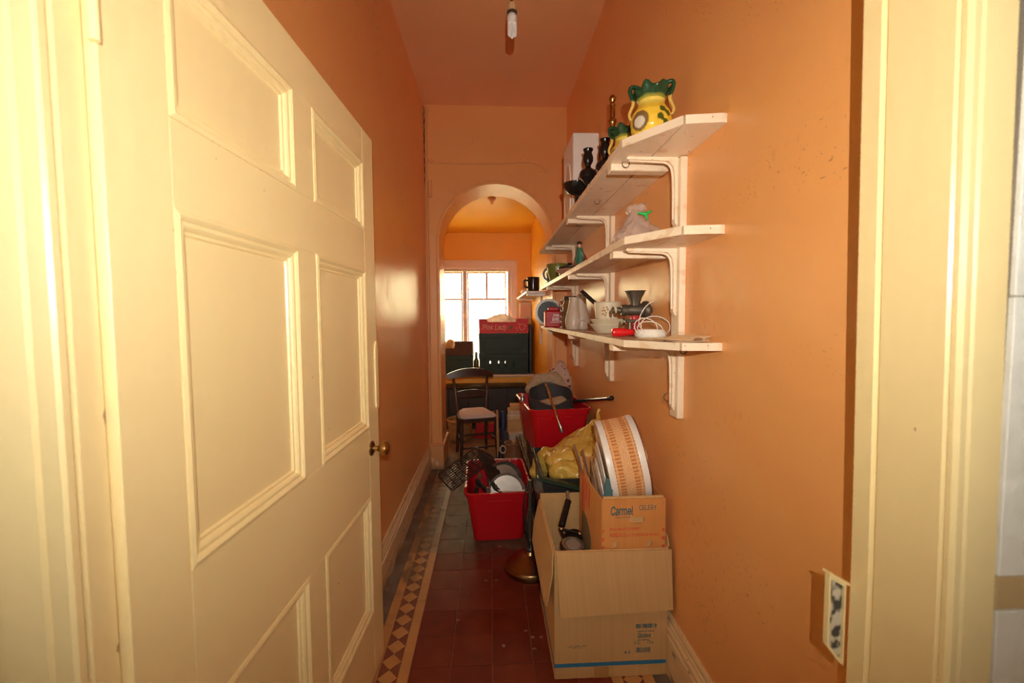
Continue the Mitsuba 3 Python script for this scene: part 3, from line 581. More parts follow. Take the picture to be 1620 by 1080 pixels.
# ------------------------------------------------------------------ bottom shelf
k = thing('cable_coil', 'coil of thin white cable on the lowest shelf', 'cable coil')
cc = np.array((.560, 1.49, ZB))
add('coil', mv(lathe([(.026, .0), (.046, .0), (.051, .006), (.052, .016), (.047, .023), (.030, .025), (.024, .018), (.026, 0)], 40), cc), 'cable_white', 35, parent=k)
for i, (r, zz) in enumerate(((.0525, .005), (.053, .010), (.053, .015), (.0515, .020), (.047, .0245), (.041, .0258))):
    t = np.linspace(0, 2 * PI, 40, endpoint=False); add('strand', mv(tube([(r * math.cos(a), r * math.sin(a), zz) for a in t], .0019, 6, True), cc), 'cable_white', True, parent=k)
for i, (dx, dy, r, tilt, sq) in enumerate(((-.02, -.01, .040, 62, .9), (.018, .0, .052, 70, .72), (-.012, -.03, .044, 52, .75))):
    t = np.linspace(0, 2 * PI, 48, endpoint=False)
    P = np.array([(r * math.cos(a), r * sq * math.sin(a) * math.cos(math.radians(tilt)), r * sq * (1 + math.sin(a)) * math.sin(math.radians(tilt))) for a in t]) + cc + (dx, dy, .004)
    add('loose_loop', tube(P, .0016, 6, True), 'cable_white', True, parent=k)
add('loose_end', tube(spline([(.535, 1.52, ZB + .03), (.525, 1.50, ZB + .07), (.55, 1.49, ZB + .115), (.575, 1.50, ZB + .125)]), .0015, 6), 'cable_white', True, parent=k)
k = thing('meat_mincer', 'old cast iron hand mincer with red base on the lowest shelf', 'mincer')
mx, my = .562, 1.66
sq = lambda w, l, z: np.array([(mx - w / 2, my - l / 2, z), (mx + w / 2, my - l / 2, z), (mx + w / 2, my + l / 2, z), (mx - w / 2, my + l / 2, z)])
def rr(w, l, z): return ring(w, l, min(w, l) * .3, z) + (mx, my, 0)
add('hopper', loft([rr(.034, .034, ZB + .115), rr(.036, .036, ZB + .13), rr(.046, .044, ZB + .145), rr(.066, .06, ZB + .168), rr(.076, .068, ZB + .173), rr(.070, .062, ZB + .172), rr(.034, .034, ZB + .135)]), 'iron', 30, parent=k)
add('barrel', basis(lathe([(0, -.055), (.018, -.055), (.022, -.05), (.022, -.034), (.020, -.028), (.025, .0), (.026, .028), (.034, .032), (.036, .046), (.030, .052), (.022, .058), (.012, .066), (0, .068)], 28), (mx, my, ZB + .098), Y, Z), 'iron', 35, parent=k)
add('crank_boss', basis(lathe([(0, 0), (.012, 0), (.013, .016), (.008, .022), (.008, .03), (0, .03)], 16), (mx - .075, my, ZB + .098), Y, Z), 'iron', 35, parent=k)
t = np.linspace(0, 2 * PI, 20, endpoint=False); add('wing_nut', tube([(mx - .088 + .0 * a, my + .011 * math.cos(a), ZB + .098 + .011 * math.sin(a)) for a in t], .0035, 6, True), 'iron', True, parent=k)
part(add('stand', loft([rr(.058, .06, ZB), rr(.056, .058, ZB + .01), rr(.038, .04, ZB + .035), rr(.034, .036, ZB + .07), rr(.038, .04, ZB + .078)]), 'mincer_red', 30, parent=k), 'red stand')
add('clamp', cat(tube([(mx - .036, my - .05, ZB + .058), (mx - .036, my - .05, ZB + .002)], .006), bx((mx - .052, my - .06, ZB + .052), (mx - .012, my - .03, ZB + .062), .003), basis(lathe([(0, 0), (.012, 0), (.014, .01), (0, .014)], 14), (mx - .066, my - .045, ZB + .055), Y, Z)), 'iron', 30, parent=k)
k = thing('saucepan', 'small cream enamel saucepan with dark handle stacked on the pie dishes', 'saucepan')
ex, ey = .530, 1.94
add('body', mv(lathe([(0, .062), (.05, .062), (.054, .068), (.06, .135), (.063, .138), (.061, .140), (.057, .136), (.051, .07), (0, .066)], 40), (ex, ey, ZB)), 'enamel', 35, parent=k)
part(add('handle', tube([(ex - .035, ey + .05, ZB + .13), (ex - .05, ey + .09, ZB + .15), (ex - .08, ey + .17, ZB + .195)], [.009, .010, .011], 10), 'black_plastic', True, parent=k), 'dark grey handle')
part(add('decoration', cat([mv(trimesh.creation.icosphere(1, .0045), (ex + .0563 * math.cos(a), ey + .0563 * math.sin(a), ZB + z), s=1) for a, z in zip(np.radians([235, 242, 249, 256, 238, 246, 252, 232]), (.085, .10, .09, .105, .112, .08, .115, .1))]), 'straw', True, parent=k), 'faded floral print')
for i in range(2):
    thing1('pie_dish', ('upper cream pie dish under the enamel saucepan', 'lower cream pie dish standing on the lowest shelf')[i], 'dish', mv(lathe([(0, 0), (.05, 0), (.062, .01), (.080, .034), (.084, .038), (.082, .041), (.076, .038), (.055, .010), (0, .006)], 40, wob=lambda a, z: 1 + .012 * np.cos(a * 20) * (z > .03)), (.533, 1.935, ZB + (.022 if i == 0 else 0))), 'enamel', 35, 'stacked pie dishes')
k = thing('hand_tool', 'red handled tool lying at the front of the lowest shelf', 'tool')
o = (.438, 1.545, ZB + .0165)
part(add('grip', basis(mv(lathe([(0, 0), (.013, .002), (.016, .012), (.0155, .04), (.011, .07), (.009, .088), (0, .09)], 20), (0, 0, 0)), o, -Y, np.cross(np.array([.96, -.05, -.02]), -Y)), 'red_gloss', 40, parent=k), 'red handle')
scene[k + '__grip'] = mikit.ply(basis(lathe([(0, 0), (.013, .002), (.016, .012), (.0155, .04), (.011, .07), (.009, .088), (0, .09)], 20), o, (0, 1, 0), (0, .06, 1)), 'red_gloss', smooth=40)
add('blade', tube([(.527, 1.54, ZB + .0145), (.60, 1.53, ZB + .004)], [.004, .003]), 'steel', True, parent=k)
k = thing('vase', 'pale twin lobed pottery vase on the lowest shelf beside the glass jar', 'vase')
for s, z in ((-.022, .185), (.024, .20)):
    pr_ = [(0, 0), (.04, 0), (.048, .012), (.052, .045), (.043, .09), (.030, .14), (.027, z - .01), (.029, z), (.022, z + .003), (0, z + .001)]
    mm = lathe(pr_, 28)
    add('lobe', mv(mm, (.505 + s, 2.50 + s * .2, ZB)), 'ceramic', 40, parent=k)
add('rib_band', mv(tube([(.058 * math.cos(a) * 1.15, .052 * math.sin(a), .05 + .006 * math.sin(a * 14)) for a in np.linspace(0, 2 * PI, 90, endpoint=False)], .004, 6, True), (.506, 2.50, ZB)), 'ceramic', True, parent=k)
k = thing('glass_jar', 'brown glass jar with dark lid behind the pottery vase', 'jar')
add('body', mv(lathe([(0, 0), (.046, 0), (.05, .01), (.05, .15), (.04, .17), (.038, .185), (0, .185)], 32), (.515, 2.78, ZB)), 'glass_brown', 35, parent=k); part(add('lid', mv(lathe([(0, .18), (.043, .18), (.043, .2), (.04, .205), (0, .205)], 32), (.515, 2.78, ZB)), 'dark_lid', 35, parent=k), 'dark screw lid')
k = thing('bead_string', 'string of glass beads hanging beside the red tin', 'beads')
for i in range(16): add('bead', trimesh.creation.icosphere(1, .006).apply_translation((.448 + .003 * math.sin(i * 2.1), 2.74, ZB + .007 + i * .0115)), 'glass_brown' if i % 3 else 'white', True, parent=k)
k = thing('tin', 'red storage tin with white lettering at the far end of the lowest shelf', 'tin')
add('body', bx((.375, 2.96, ZB), (.497, 3.06, ZB + .115), .008), 'red_tin', parent=k); add('lid', bx((.40, 2.975, ZB + .115), (.472, 3.045, ZB + .14), .006), 'red_tin', parent=k)
add('lettering', cat(text('HOME', .016, (.428, 2.9596, ZB + .076), X, Z, width=.045, bold=True), text('BAKED', .024, (.422, 2.9596, ZB + .045), X, Z, width=.066, bold=True), bx((.41, 2.959, ZB + .034), (.486, 2.9598, ZB + .038))), 'white', parent=k)
k = thing('cake_tin', 'round grey tin standing on edge behind the red tin', 'tin')
add('shell', basis(lathe([(0, 0), (.098, 0), (.098, .055), (.104, .058), (.104, .062), (.086, .062), (.086, .006), (0, .006)], 40), (.435, 3.28, ZB + .1045), X, Z), 'grey_pan', 35, parent=k); part(add('inside', basis(lathe([(0, .007), (.084, .007), (.084, .009), (0, .01)], 40), (.435, 3.28, ZB + .1045), X, Z), 'black_plastic', 35, parent=k), 'dark inside')
k = thing('paper_sheets', 'old yellowed leaflets lying at the near end of the lowest shelf', 'papers')
for i, (a, c, dz) in enumerate(((8, 'paper', 0), (-14, 'brown_paper', .0022), (22, 'paper', .0044))):
    mm = bx((-.05, -.07, 0), (.05, .07, .002)).subdivide().subdivide(); mm.vertices[:, 2] += .05 * (mm.vertices[:, 0] / .05).clip(0, 1) ** 2 * .12 * (i + 1) / 2
    add('sheet', mv(mm, (.565, 1.265, ZB + dz + .0006), (0, 0, a)), c, parent=k)
k = thing1('pamphlet', 'folded yellow leaflet curling up on the shelf under the cable coil', 'leaflet', mv(ext([(0, 0), (.10, .02), (.11, .10), (.02, .11)], .002), (.49, 1.30, ZB + .0006), (0, 0, 15)), 'paper', False)

# ------------------------------------------------------------------ red totes
def tote_mesh(w, l, h, w0=.80, l0=.88):
    rings = []
    W0, L0 = w * w0, l * l0
    def R(t, d, z, r): return ring(W0 + (w - W0) * t - 2 * d, L0 + (l - L0) * t - 2 * d, r, z)
    lip = .013
    rings = [R(0, lip + .012, 0, .03), R(0, lip + .002, .006, .035), R(.86, lip, h * .86, .04), R(.87, lip - .006, h * .875, .042), R(.96, lip - .006, h * .96, .042), R(.97, 0, h * .965, .045), R(1, 0, h - .004, .045), R(1, .004, h, .042), R(1, lip + .002, h, .036), R(.95, lip + .005, h * .95, .036), R(.02, lip + .006, .02, .03)]
    m = loft(rings); return m
TW, TL, THH = .395, .60, .298
def tote(label, loc, rz):
    k = thing('storage_tote', label, 'storage box')
    M = lambda m: mv(m, loc, (0, 0, rz))
    add('shell', M(tote_mesh(TW, TL, THH)), 'red_plastic', 35, parent=k)
    for s in (-1, 1):
        yy = s * (TL / 2 - .024)
        add('handle_bar', M(bx((-.06, yy - .009, THH * .80), (.075, yy + .009, THH * .84), .004)), 'red_plastic', parent=k)
    for s in (-1, 1):
        for t in np.linspace(-.2, .2, 6): add('rim_rib', M(bx((s * (TW / 2 - .011) - .005, t - .012, THH - .001), (s * (TW / 2 - .011) + .005, t + .012, THH + .0035), .002)), 'red_plastic', parent=k)
    return k
t1 = (.028, 2.655, .0006)
tote('red plastic storage box on the floor holding wire racks and pans', t1, 2.0)
t2 = (.398, 2.86, .4236)
tote('red plastic storage box raised on the pile by the right wall', t2, 5.0)
# contents of the near tote
def rack(label, nb, w, l, f, mtl='steel', thick=.0035, bar=.0022, cross=2):
    k = thing('wire_rack', label, 'wire rack')
    q = rrect(w, l, .015, 4); add('rim', f(tube(np.c_[q, 0 * q[:, 0]], thick, 8, True)), mtl, True, parent=k)
    for i in range(nb): 
        x = -w / 2 + w * (i + 1) / (nb + 1); add('wire', f(tube([(x, -l / 2, 0), (x, l / 2, 0)], bar, 6)), mtl, True, parent=k)
    for i in range(cross):
        y = -l / 2 + l * (i + 1) / (cross + 1); add('cross_wire', f(tube([(-w / 2, y, -.003), (w / 2, y, -.003)], bar, 6)), mtl, True, parent=k)
    return k
mat('dark_wire', (.06, .048, .042), .3, .6)
def span(w, l, o, xd, yd): return lambda m: basis(m, o, xd, yd)
rack('dark wire rack slanting out over the left side of the near red box', 9, .145, .30, lambda m: basis(m, (-.165, 2.575, .372), (.07, -.07, -.045), (.16, .25, .185)), 'dark_wire', .005, .0034, 6)
rack('dark wire grill rack leaning to the right in the middle of the near red box', 9, .16, .32, lambda m: basis(m, (.005, 2.60, .335), (.10, .10, -.09), (-.035, .32, .10)), 'dark_wire', .005, .0032, 5)
k = thing('grill_pan', 'shallow dark grill pan standing inside the left of the near red box', 'pan')
pm = loft([ring(.12, .20, .02, 0), ring(.14, .22, .02, .02), ring(.146, .226, .02, .02), ring(.148, .228, .02, .023), ring(.136, .216, .02, .021), ring(.116, .196, .02, .004)])
add('tray', basis(pm, (-.085, 2.63, .21), (.03, -.02, .14), (.02, .22, .02)), 'dark_wire', 30, parent=k)
def plate_pan(label, c, r, ax, upv, m='grey_pan', name='frying_pan', h=.04):
    k = thing(name, label, 'pan'); add('body', basis(lathe([(0, 0), (r * .86, 0), (r * .98, h * .9), (r, h), (r * .98, h + .002), (r * .85, .004), (0, .004)], 48), c, ax, upv), m, 35, parent=k); return k
plate_pan('large round grey pan standing at the front right of the near red box', (.082, 2.485, .252), .112, (1, .06, 0), (0, .35, 1), 'grey_pan')
k = plate_pan('round pale metal pan behind the large grey pan in the near red box', (.072, 2.66, .258), .112, (1, .22, 0), (0, .55, 1), 'steel')
q = [(.004, 2.84, .255), (.004, 2.86, .312), (.012, 2.866, .318), (.108, 2.876, .321), (.116, 2.87, .315), (.112, 2.85, .255)]
k = thing('wire_basket', 'bright bent wire handle frame at the back of the near red box', 'wire basket')
add('handle', tube(q, .0032, 6), 'chrome', True, parent=k)
add('frame', tube([(.004, 2.86, .312), (.0, 2.74, .30), (.0, 2.62, .26)], .0032, 6), 'chrome', True, parent=k); add('frame', tube([(.116, 2.87, .315), (.135, 2.74, .30), (.145, 2.62, .28)], .0032, 6), 'chrome', True, parent=k)
k = thing1('shelf_wire', 'thin pale wire bar along the front rim of the near red box', 'wire', tube([(.035, 2.405, .300), (.038, 2.383, .3035), (.12, 2.376, .3035), (.180, 2.378, .3035), (.185, 2.40, .300)], .0035, 8), 'cable_white')
k = thing('kitchen_slice', 'dark slotted kitchen slice lying in the near red box', 'utensil')
add('handle', tube([(-.095, 2.60, .285), (-.02, 2.53, .23)], [.013, .009], 8), 'black_plastic', True, parent=k)
add('blade', basis(ext([(0, 0), (.05, -.01), (.06, .08), (.0, .09)], .003), (-.06, 2.50, .20), (.4, .1, -.5), (.0, .1, 1)), 'steel', parent=k)
k = thing('utensil_rack', 'toothed metal strip upright in the near red box', 'rack')
add('strip', bx((-.035, 2.44, .16), (-.015, 2.448, .30), .001), 'steel', parent=k)
for i in range(9): add('tooth', bx((-.015, 2.441, .175 + i * .013), (-.006, 2.446, .181 + i * .013)), 'steel', parent=k)

# contents of the far tote
k = thing('fabric_bag', 'dark grey fabric bag gaping open in the raised red box', 'bag')
P = []
for (sx, sy, z, oy) in ((.125, .15, .60, -.03), (.142, .165, .68, -.02), (.146, .160, .735, .01), (.146, .140, .768, .03), (.139, .133, .768, .03), (.132, .135, .72, .02), (.12, .13, .655, -.02)):
    aa = np.linspace(0, 2 * PI, 40, endpoint=False); P.append(np.stack([.393 + sx * np.cos(aa), 2.80 + oy + sy * np.sin(aa), z + .047 * np.sin(aa) * (z > .69) + .006 * np.sin(aa * 5)], 1))
add('shell', loft(P), 'grey_fabric', True, parent=k)
lin = blob([[(.31, 2.77, .705, .03), (.46, 2.80, .722, .035), (.38, 2.74, .70, .03)]], .012, 5, .014, 30, 5); part(add('lining', lin, 'tan_cloth', True, parent=k), 'tan cloth inside')
aa = np.linspace(0, 2 * PI, 40, endpoint=False); add('piping', tube(np.stack([.393 + .143 * np.cos(aa), 2.83 + .137 * np.sin(aa), .772 + .047 * np.sin(aa) + .006 * np.sin(aa * 5)], 1), .004, 6, True), 'iron', True, parent=k)
thing1('blanket', 'tan cloth heaped behind the dark bag in the raised red box', 'cloth', blob([[(.27, 3.02, .77, .035), (.33, 3.06, .835, .04)], [(.33, 3.06, .835, .04), (.45, 3.06, .845, .045)], [(.45, 3.06, .84, .045), (.52, 3.0, .75, .045)]], .014, 8, .014, 26, 9), 'tan_cloth')
thing1('cushion', 'faded pink floral cushion against the wall behind the raised red box', 'cushion', blob([[(.47, 3.28, .80, .06), (.53, 3.27, .90, .045)], [(.53, 3.27, .90, .045), (.57, 3.25, .80, .05), (.57, 3.25, .62, .05)], [(.45, 3.28, .6, .06), (.57, 3.24, .5, .05)]], .016, 8, .016, 22, 4), 'floral')
k = thing('vacuum_tube', 'bright chrome tube hanging over the front of the raised red box', 'tube')
add('pipe', tube([(.345, 2.70, .855), (.365, 2.545, .765), (.405, 2.505, .635)], .0075, 12), 'chrome', True, parent=k); part(add('ferrule', tube([(.403, 2.507, .642), (.416, 2.497, .60)], .0115, 12), 'steel', True, parent=k), 'ribbed end collar')
k = thing('black_rod', 'black rod sticking out of the raised red box to the right', 'rod')
add('shaft', tube([(.535, 2.74, .735), (.608, 2.17, .862)], .010, 10), 'black_gloss', True, parent=k); add('end_cap', tube([(.607, 2.18, .86), (.611, 2.145, .868)], .0125, 10), 'black_plastic', True, parent=k)
thing1('tap_fitting', 'small grey metal fitting on the left rim of the raised red box', 'fitting', mv(lathe([(0, 0), (.014, 0), (.016, .012), (.01, .03), (.016, .036), (.012, .05), (0, .052)], 16), (.205, 2.83, .722)), 'steel', 35)

# ------------------------------------------------------------------ black crates under the pile
def crate(name, label, a, b, m, group=None, holes=None, cat_='crate'):
    k = thing(name, label, cat_, group); a, b = np.array(a, float), np.array(b, float); t = .008; H = b[2] - a[2]; W = b[0] - a[0]
    add('base', bx(a, (b[0], b[1], a[2] + t), .001), m, parent=k)
    front = Polygon([(0, t), (W, t), (W, H * .80), (0, H * .80)])
    for u in (holes or ()): front = front.difference(affinity.translate(Polygon(rrect(.020, H * .30, .009)), W * u, H * .52))
    add('front', basis(ext(front, t), (a[0], a[1] + t, a[2]), X, Z), m, parent=k); add('back', basis(ext(front, t), (a[0], b[1], a[2]), X, Z), m, parent=k)
    for x in (a[0], b[0] - t): add('end', bx((x, a[1] + t, a[2] + t), (x + t, b[1] - t, a[2] + H * .80), .001), m, parent=k)
    f = .004
    add('rim', cat(bx((a[0] - f, a[1] - f, a[2] + H * .80), (b[0] + f, a[1] + t, b[2]), .002), bx((a[0] - f, b[1] - t, a[2] + H * .80), (b[0] + f, b[1] + f, b[2]), .002), bx((a[0] - f, a[1], a[2] + H * .80), (a[0] + t, b[1], b[2]), .002), bx((b[0] - t, a[1], a[2] + H * .80), (b[0] + f, b[1], b[2]), .002)), m, parent=k)
    for q in (.12, .28, .72): add('ridge', bx((a[0], a[1] - .003, a[2] + H * q), (b[0], a[1] + .001, a[2] + H * q + .008), .001), m, parent=k)
    for i in range(7): add('upright_rib', bx((a[0] + W * (i + .5) / 7 - .003, a[1] - .003, a[2] + H * .34), (a[0] + W * (i + .5) / 7 + .003, a[1] + .001, a[2] + H * .7), .001), m, parent=k) if i in (0, 6) else None
    return k
crate('plastic_crate', 'lower black crate hidden under the yellow bag by the wall', (.345, 1.96, .0004), (.612, 2.44, .288), 'black_plastic')
crate('plastic_crate', 'black plastic crate holding the yellow bag, behind the open cardboard box', (.238, 1.95, .2884), (.612, 2.44, .53), 'black_plastic')
crate('plastic_crate', 'black crate carrying the raised red box', (.262, 2.60, .0004), (.612, 3.12, .423), 'black_plastic')
k = thing1('tray_lid', 'dark green plastic lid lying slanted across the black crate', 'lid', basis(bx((0, 0, 0), (.30, .016, .06), .004), (.200, 1.935, .545), (.30, -.01, -.075), (0, .1, 1)), 'green_plastic', False)
m = blob([[(.33, 2.14, .545, .045), (.52, 2.12, .57, .06), (.52, 2.38, .58, .06), (.34, 2.34, .50, .05)], [(.50, 2.2, .58, .06), (.55, 2.28, .675, .028)], [(.42, 2.22, .56, .06), (.52, 2.3, .62, .05)], [(.55, 2.28, .675, .026), (.566, 2.27, .715, .013)], [(.32, 2.34, .50, .06), (.262, 2.37, .425, .045)], [(.33, 2.06, .525, .04), (.40, 2.03, .515, .035), (.50, 2.04, .535, .04)]], .012, 8, .05, 9, 11, True)
m.vertices += m.vertex_normals * (.010 * (.5 - np.abs(meshkit.fbm(m.vertices * 34, 2, 3) - .5) * 3))[:, None]
k = thing('carrier_bag', 'knotted yellow plastic bag slumped in front of the raised red box', 'bag')
add('body', m, 'yellow_bag', True, parent=k); add('knot', tube(spline([(.562, 2.27, .700), (.572, 2.26, .735), (.566, 2.25, .765), (.578, 2.25, .79)]), [*np.linspace(.016, .007, 25)], 10), 'yellow_bag', True, parent=k)
for i, (dx, dy) in enumerate(((0, 0), (.022, .012))):
    thing1('metal_rod', ('left of two dark rods lying beside the near red box', 'right of two dark rods lying beside the near red box')[i], 'rod', tube([(.238 + dx * .3, 2.47 + dy, .33), (.178 + dx, 2.98 + dy, .45)], .007, 8), 'dark_lid', True, 'dark rods beside the near red box')

# ------------------------------------------------------------------ brass lamp base
k = thing('standard_lamp', 'round brass lamp base with dark column on the red tiles', 'lamp')
c = (.190, 2.125, .0006)
part(add('base', mv(lathe([(0, 0), (.128, 0), (.132, .008), (.130, .022), (.122, .028), (.120, .034), (.108, .040), (.085, .060), (.055, .075), (.030, .082), (.022, .095), (0, .096)], 56), c), 'old_brass', 40, parent=k), 'domed brass base')
part(add('column', mv(lathe([(0, .094), (.022, .095), (.026, .11), (.018, .125), (.014, .14), (.020, .155), (.013, .17), (.011, .30), (.015, .31), (.011, .32), (.010, .46), (0, .461)], 20), c), 'dark_lid', 40, parent=k), 'dark turned column')
add('flex', tube(spline([(c[0] - .008, c[1] - .01, .455), (.165, 2.10, .40), (.157, 2.09, .30), (.17, 2.09, .2), (.185, 2.10, .12)]), .004, 8), 'black_plastic', True, parent=k)

# ------------------------------------------------------------------ cardboard boxes
cb = thing('cardboard_box', 'large open cardboard box with blue stripe standing against the right wall', 'box')
cx0, cx1, cy0, cy1, ch = .214, .6185, 1.446, 1.885, .468
def panel(p0, p1, m='card', c=.0012): return bx(p0, p1, c)
add('front_panel', panel((cx0, cy0, .0006), (cx1, cy0 + .005, ch)), 'card', parent=cb); add('back_panel', panel((cx0, cy1 - .005, .0006), (cx1, cy1, ch + .025)), 'card', parent=cb)
add('side_panel', panel((cx0, cy0 + .005, .0006), (cx0 + .005, cy1 - .005, ch)), 'card', parent=cb); add('side_panel', panel((cx1 - .005, cy0 + .005, .0006), (cx1, cy1 - .005, ch + .004)), 'card', parent=cb)
add('bottom', panel((cx0, cy0, .0006), (cx1, cy1, .006)), 'card', parent=cb)
def quad(a, b, c, d, t=.005):
    """A sheet of card with four corners and its own thickness."""
    a, b, c, d = map(np.array, (a, b, c, d)); n = np.cross(b - a, d - a); n = n / np.linalg.norm(n) * t / 2; P = []
    for i in range(2): P.append(np.array([a, b, c, d]) + (n if i else -n))
    return loft(P)
add('front_flap', quad((cx0 + .004, cy0 - .004, ch), (cx1 + .008, cy0 - .004, ch - .004), (cx1 + .010, cy0 - .020, ch - .212), (cx0 + .016, cy0 - .026, ch - .222)), 'card', parent=cb)
lf = [(cx0 - .003, cy0 + .012, ch - .006), (cx0 - .003, cy1 - .006, ch), (cx0 - .026, cy1 + .0, ch - .10), (cx0 - .036, cy1 - .012, ch - .185), (cx0 - .03, cy0 + .05, ch - .212), (cx0 - .026, cy0 + .022, ch - .212), (cx0 - .008, cy0 + .002, ch - .09)]
add('side_flap', loft([np.array(lf) + (-.0025, 0, 0), np.array(lf) + (.0025, 0, 0)]), 'card', parent=cb)
add('side_flap', quad((cx1 + .002, cy0 + .002, ch + .004), (cx1 + .006, cy0 + .03, ch + .03), (cx1 + .008, cy1 - .05, ch + .06), (cx1 + .002, cy1 - .005, ch + .006)), 'card', parent=cb)
yf = cy0 - .0007
part(add('printed_stripe', cat(bx((cx0, yf, .044), (cx1 - .004, cy0, .058)), bx((cx0 - .0006, cy0, .044), (cx0, cy1 - .01, .058))), 'print_blue', parent=cb), 'blue printed stripe')
part(add('tape', bx((.355, yf - .0003, .0008), (.408, cy0, .042)), 'tape', parent=cb), 'brown packing tape')
bars = [bx((.505 + .0062 * i, yf, .178), (.505 + .0062 * i + rng.choice([.0022, .0036, .0048]), cy0, .193)) for i in range(12)] + [bx((.505 + .0041 * i, yf, .088), (.505 + .0041 * i + rng.choice([.0012, .002, .003]), cy0, .106)) for i in range(13)]
part(add('printed_label', cat(*bars, text('Qntex', .016, (.509, cy0 + .0001, .143), X, Z, .15, bold=True, width=.048), text('C E', .011, (.497, cy0 + .0001, .119), X, Z, width=.02), text('G+', .012, (.545, cy0 + .0001, .119), X, Z, width=.022), text('4 x', .011, (.462, cy0 + .0001, .086), X, Z, width=.022, bold=True), bx((.51, yf, .165), (.57, cy0, .167)), bx((.51, yf, .133), (.552, cy0, .135))), 'print_teal', parent=cb), 'small dark blue print')
add('scuff', cat([bx((.262 + .008 * i, yf, .118 + .004 * math.sin(i * 2.2)), (.262 + .008 * i + .012, cy0, .1195 + .004 * math.sin(i * 2.2))) for i in range(8)]), 'print_grey', parent=cb)

kb = thing('celery_box', 'orange printed celery box standing inside the open cardboard box', 'box')
ex0, ex1, ey0, ey1, ez0, ez1 = .384, .6125, 1.462, 1.845, .262, .640
fw = basis(ext(Polygon([(0, 0), (ex1 - ex0, 0), (ex1 - ex0, ez1 - ez0), (0, ez1 - ez0)]).difference(affinity.translate(Polygon(rrect(.055, .024, .011)), .125, .302)).difference(affinity.translate(Polygon(rrect(.018, .026, .0088)), .048, .214)).difference(affinity.translate(Polygon(rrect(.018, .026, .0088)), .172, .214)), .005), (ex0, ey0 + .005, ez0), X, Z)
add('front_panel', fw, 'card_orange', parent=kb); part(add('inner_panel', bx((ex0 + .006, ey0 + .006, ez0 + .006), (ex1 - .006, ey0 + .010, ez1 + .008)), 'card', parent=kb), 'inner card liner')
# the left side bows outwards and rises towards the back
sr = []
for t in np.linspace(0, 1, 10):
    bow = -.030 * math.sin(PI * min(t * 1.2, 1)); y = ey0 + .005 + t * (ey1 - ey0 - .01); top = ez1 + .0 + .035 * t
    sr.append(np.array([(ex0 + bow, y, ez0 + .004), (ex0 + bow + .005, y, ez0 + .004), (ex0 + bow * .5 + .005, y, top), (ex0 + bow * .5, y, top)]))
add('side_panel', loft(sr), 'card_orange', parent=kb)
add('side_panel', bx((ex1 - .005, ey0 + .005, ez0), (ex1, ey1, ez1), .001), 'card_orange', parent=kb); add('back_panel', bx((ex0, ey1 - .005, ez0), (ex1, ey1, ez1 + .03), .001), 'card_orange', parent=kb); add('bottom', bx((ex0, ey0, ez0), (ex1, ey1, ez0 + .005)), 'card_orange', parent=kb)
ny = ey0 + .0002
part(add('lettering', cat(text('Carmel', .030, (ex0 + .030, ny, ez1 - .056), X, Z, .12, bold=True, width=.078), text('FRUIT & VEG', .006, (ex0 + .05, ny, ez1 - .068), X, Z, width=.05)), 'print_teal', parent=kb), 'teal script lettering')
add('lettering', text('CELERY', .017, (ex0 + .132, ny, ez1 - .040), X, Z, width=.062), 'print_teal', parent=kb)
part(add('lettering', cat(text('ISRAEL PRODUCT FOR EXPORT', .010, (ex0 + .028, ny, ez1 - .113), X, Z, bold=True, width=.108), text('AGREXCO', .014, (ex0 + .028, ny, ez1 - .135), X, Z, bold=True, width=.056), text('CO. LTD. EXPORT CO. TEL AVIV', .0095, (ex0 + .087, ny, ez1 - .135), X, Z, bold=True, width=.118), text('1', .014, (ex0 + .045, ny, ez1 - .222), X, Z, bold=True), *[bx((ex1 - .012, ey0 - .0004, ez1 - q), (ex1 - .003, ey0, ez1 - q + .012)) for q in (.12, .15, .18)], *[bx((ex0 + .002, ey0 - .0004, ez1 - q), (ex0 + .008, ey0, ez1 - q + .012)) for q in (.12, .15, .18)], bx((ex0 + .17, ey0 - .0004, ez1 - .215), (ex0 + .205, ey0, ez1 - .206)), bx((ex0 + .105, ey0 - .0004, ez1 - .218), (ex0 + .14, ey0, ez1 - .209))), 'print_red', parent=kb), 'red printed lettering')
add('lettering', cat(text('CLASS', .009, (ex0 + .03, ny, ez1 - .196), X, Z, width=.034), text('GROWER', .009, (ex0 + .085, ny, ez1 - .199), X, Z, width=.044), text('COUNT/SIZE', .009, (ex0 + .145, ny, ez1 - .199), X, Z, width=.06), *[bx((ex0 + q, ey0 - .0004, ez0 + .12), (ex0 + q + .0012, ey0, ez1 - .188)) for q in (.012, .073, .138, .207)]), 'print_grey', parent=kb)
st_ = []
for j in range(6):
    t0, t1_ = .30 + j * .10, .345 + j * .10
    rr_ = []
    for t in np.linspace(t0, t1_, 3):
        bow = -.030 * math.sin(PI * min(t * 1.2, 1)); y = ey0 + .005 + t * (ey1 - ey0 - .01); top = ez1 - .02 + .035 * t
        rr_.append(np.array([(ex0 + bow * .72 - .0012, y, top - .21), (ex0 + bow * .72 + .002, y, top - .21), (ex0 + bow * .5 + .002, y, top), (ex0 + bow * .5 - .0012, y, top)]))
    st_.append(loft(rr_))
part(add('printed_stripe', cat(st_), 'print_red', parent=kb), 'red vertical stripes on the side')

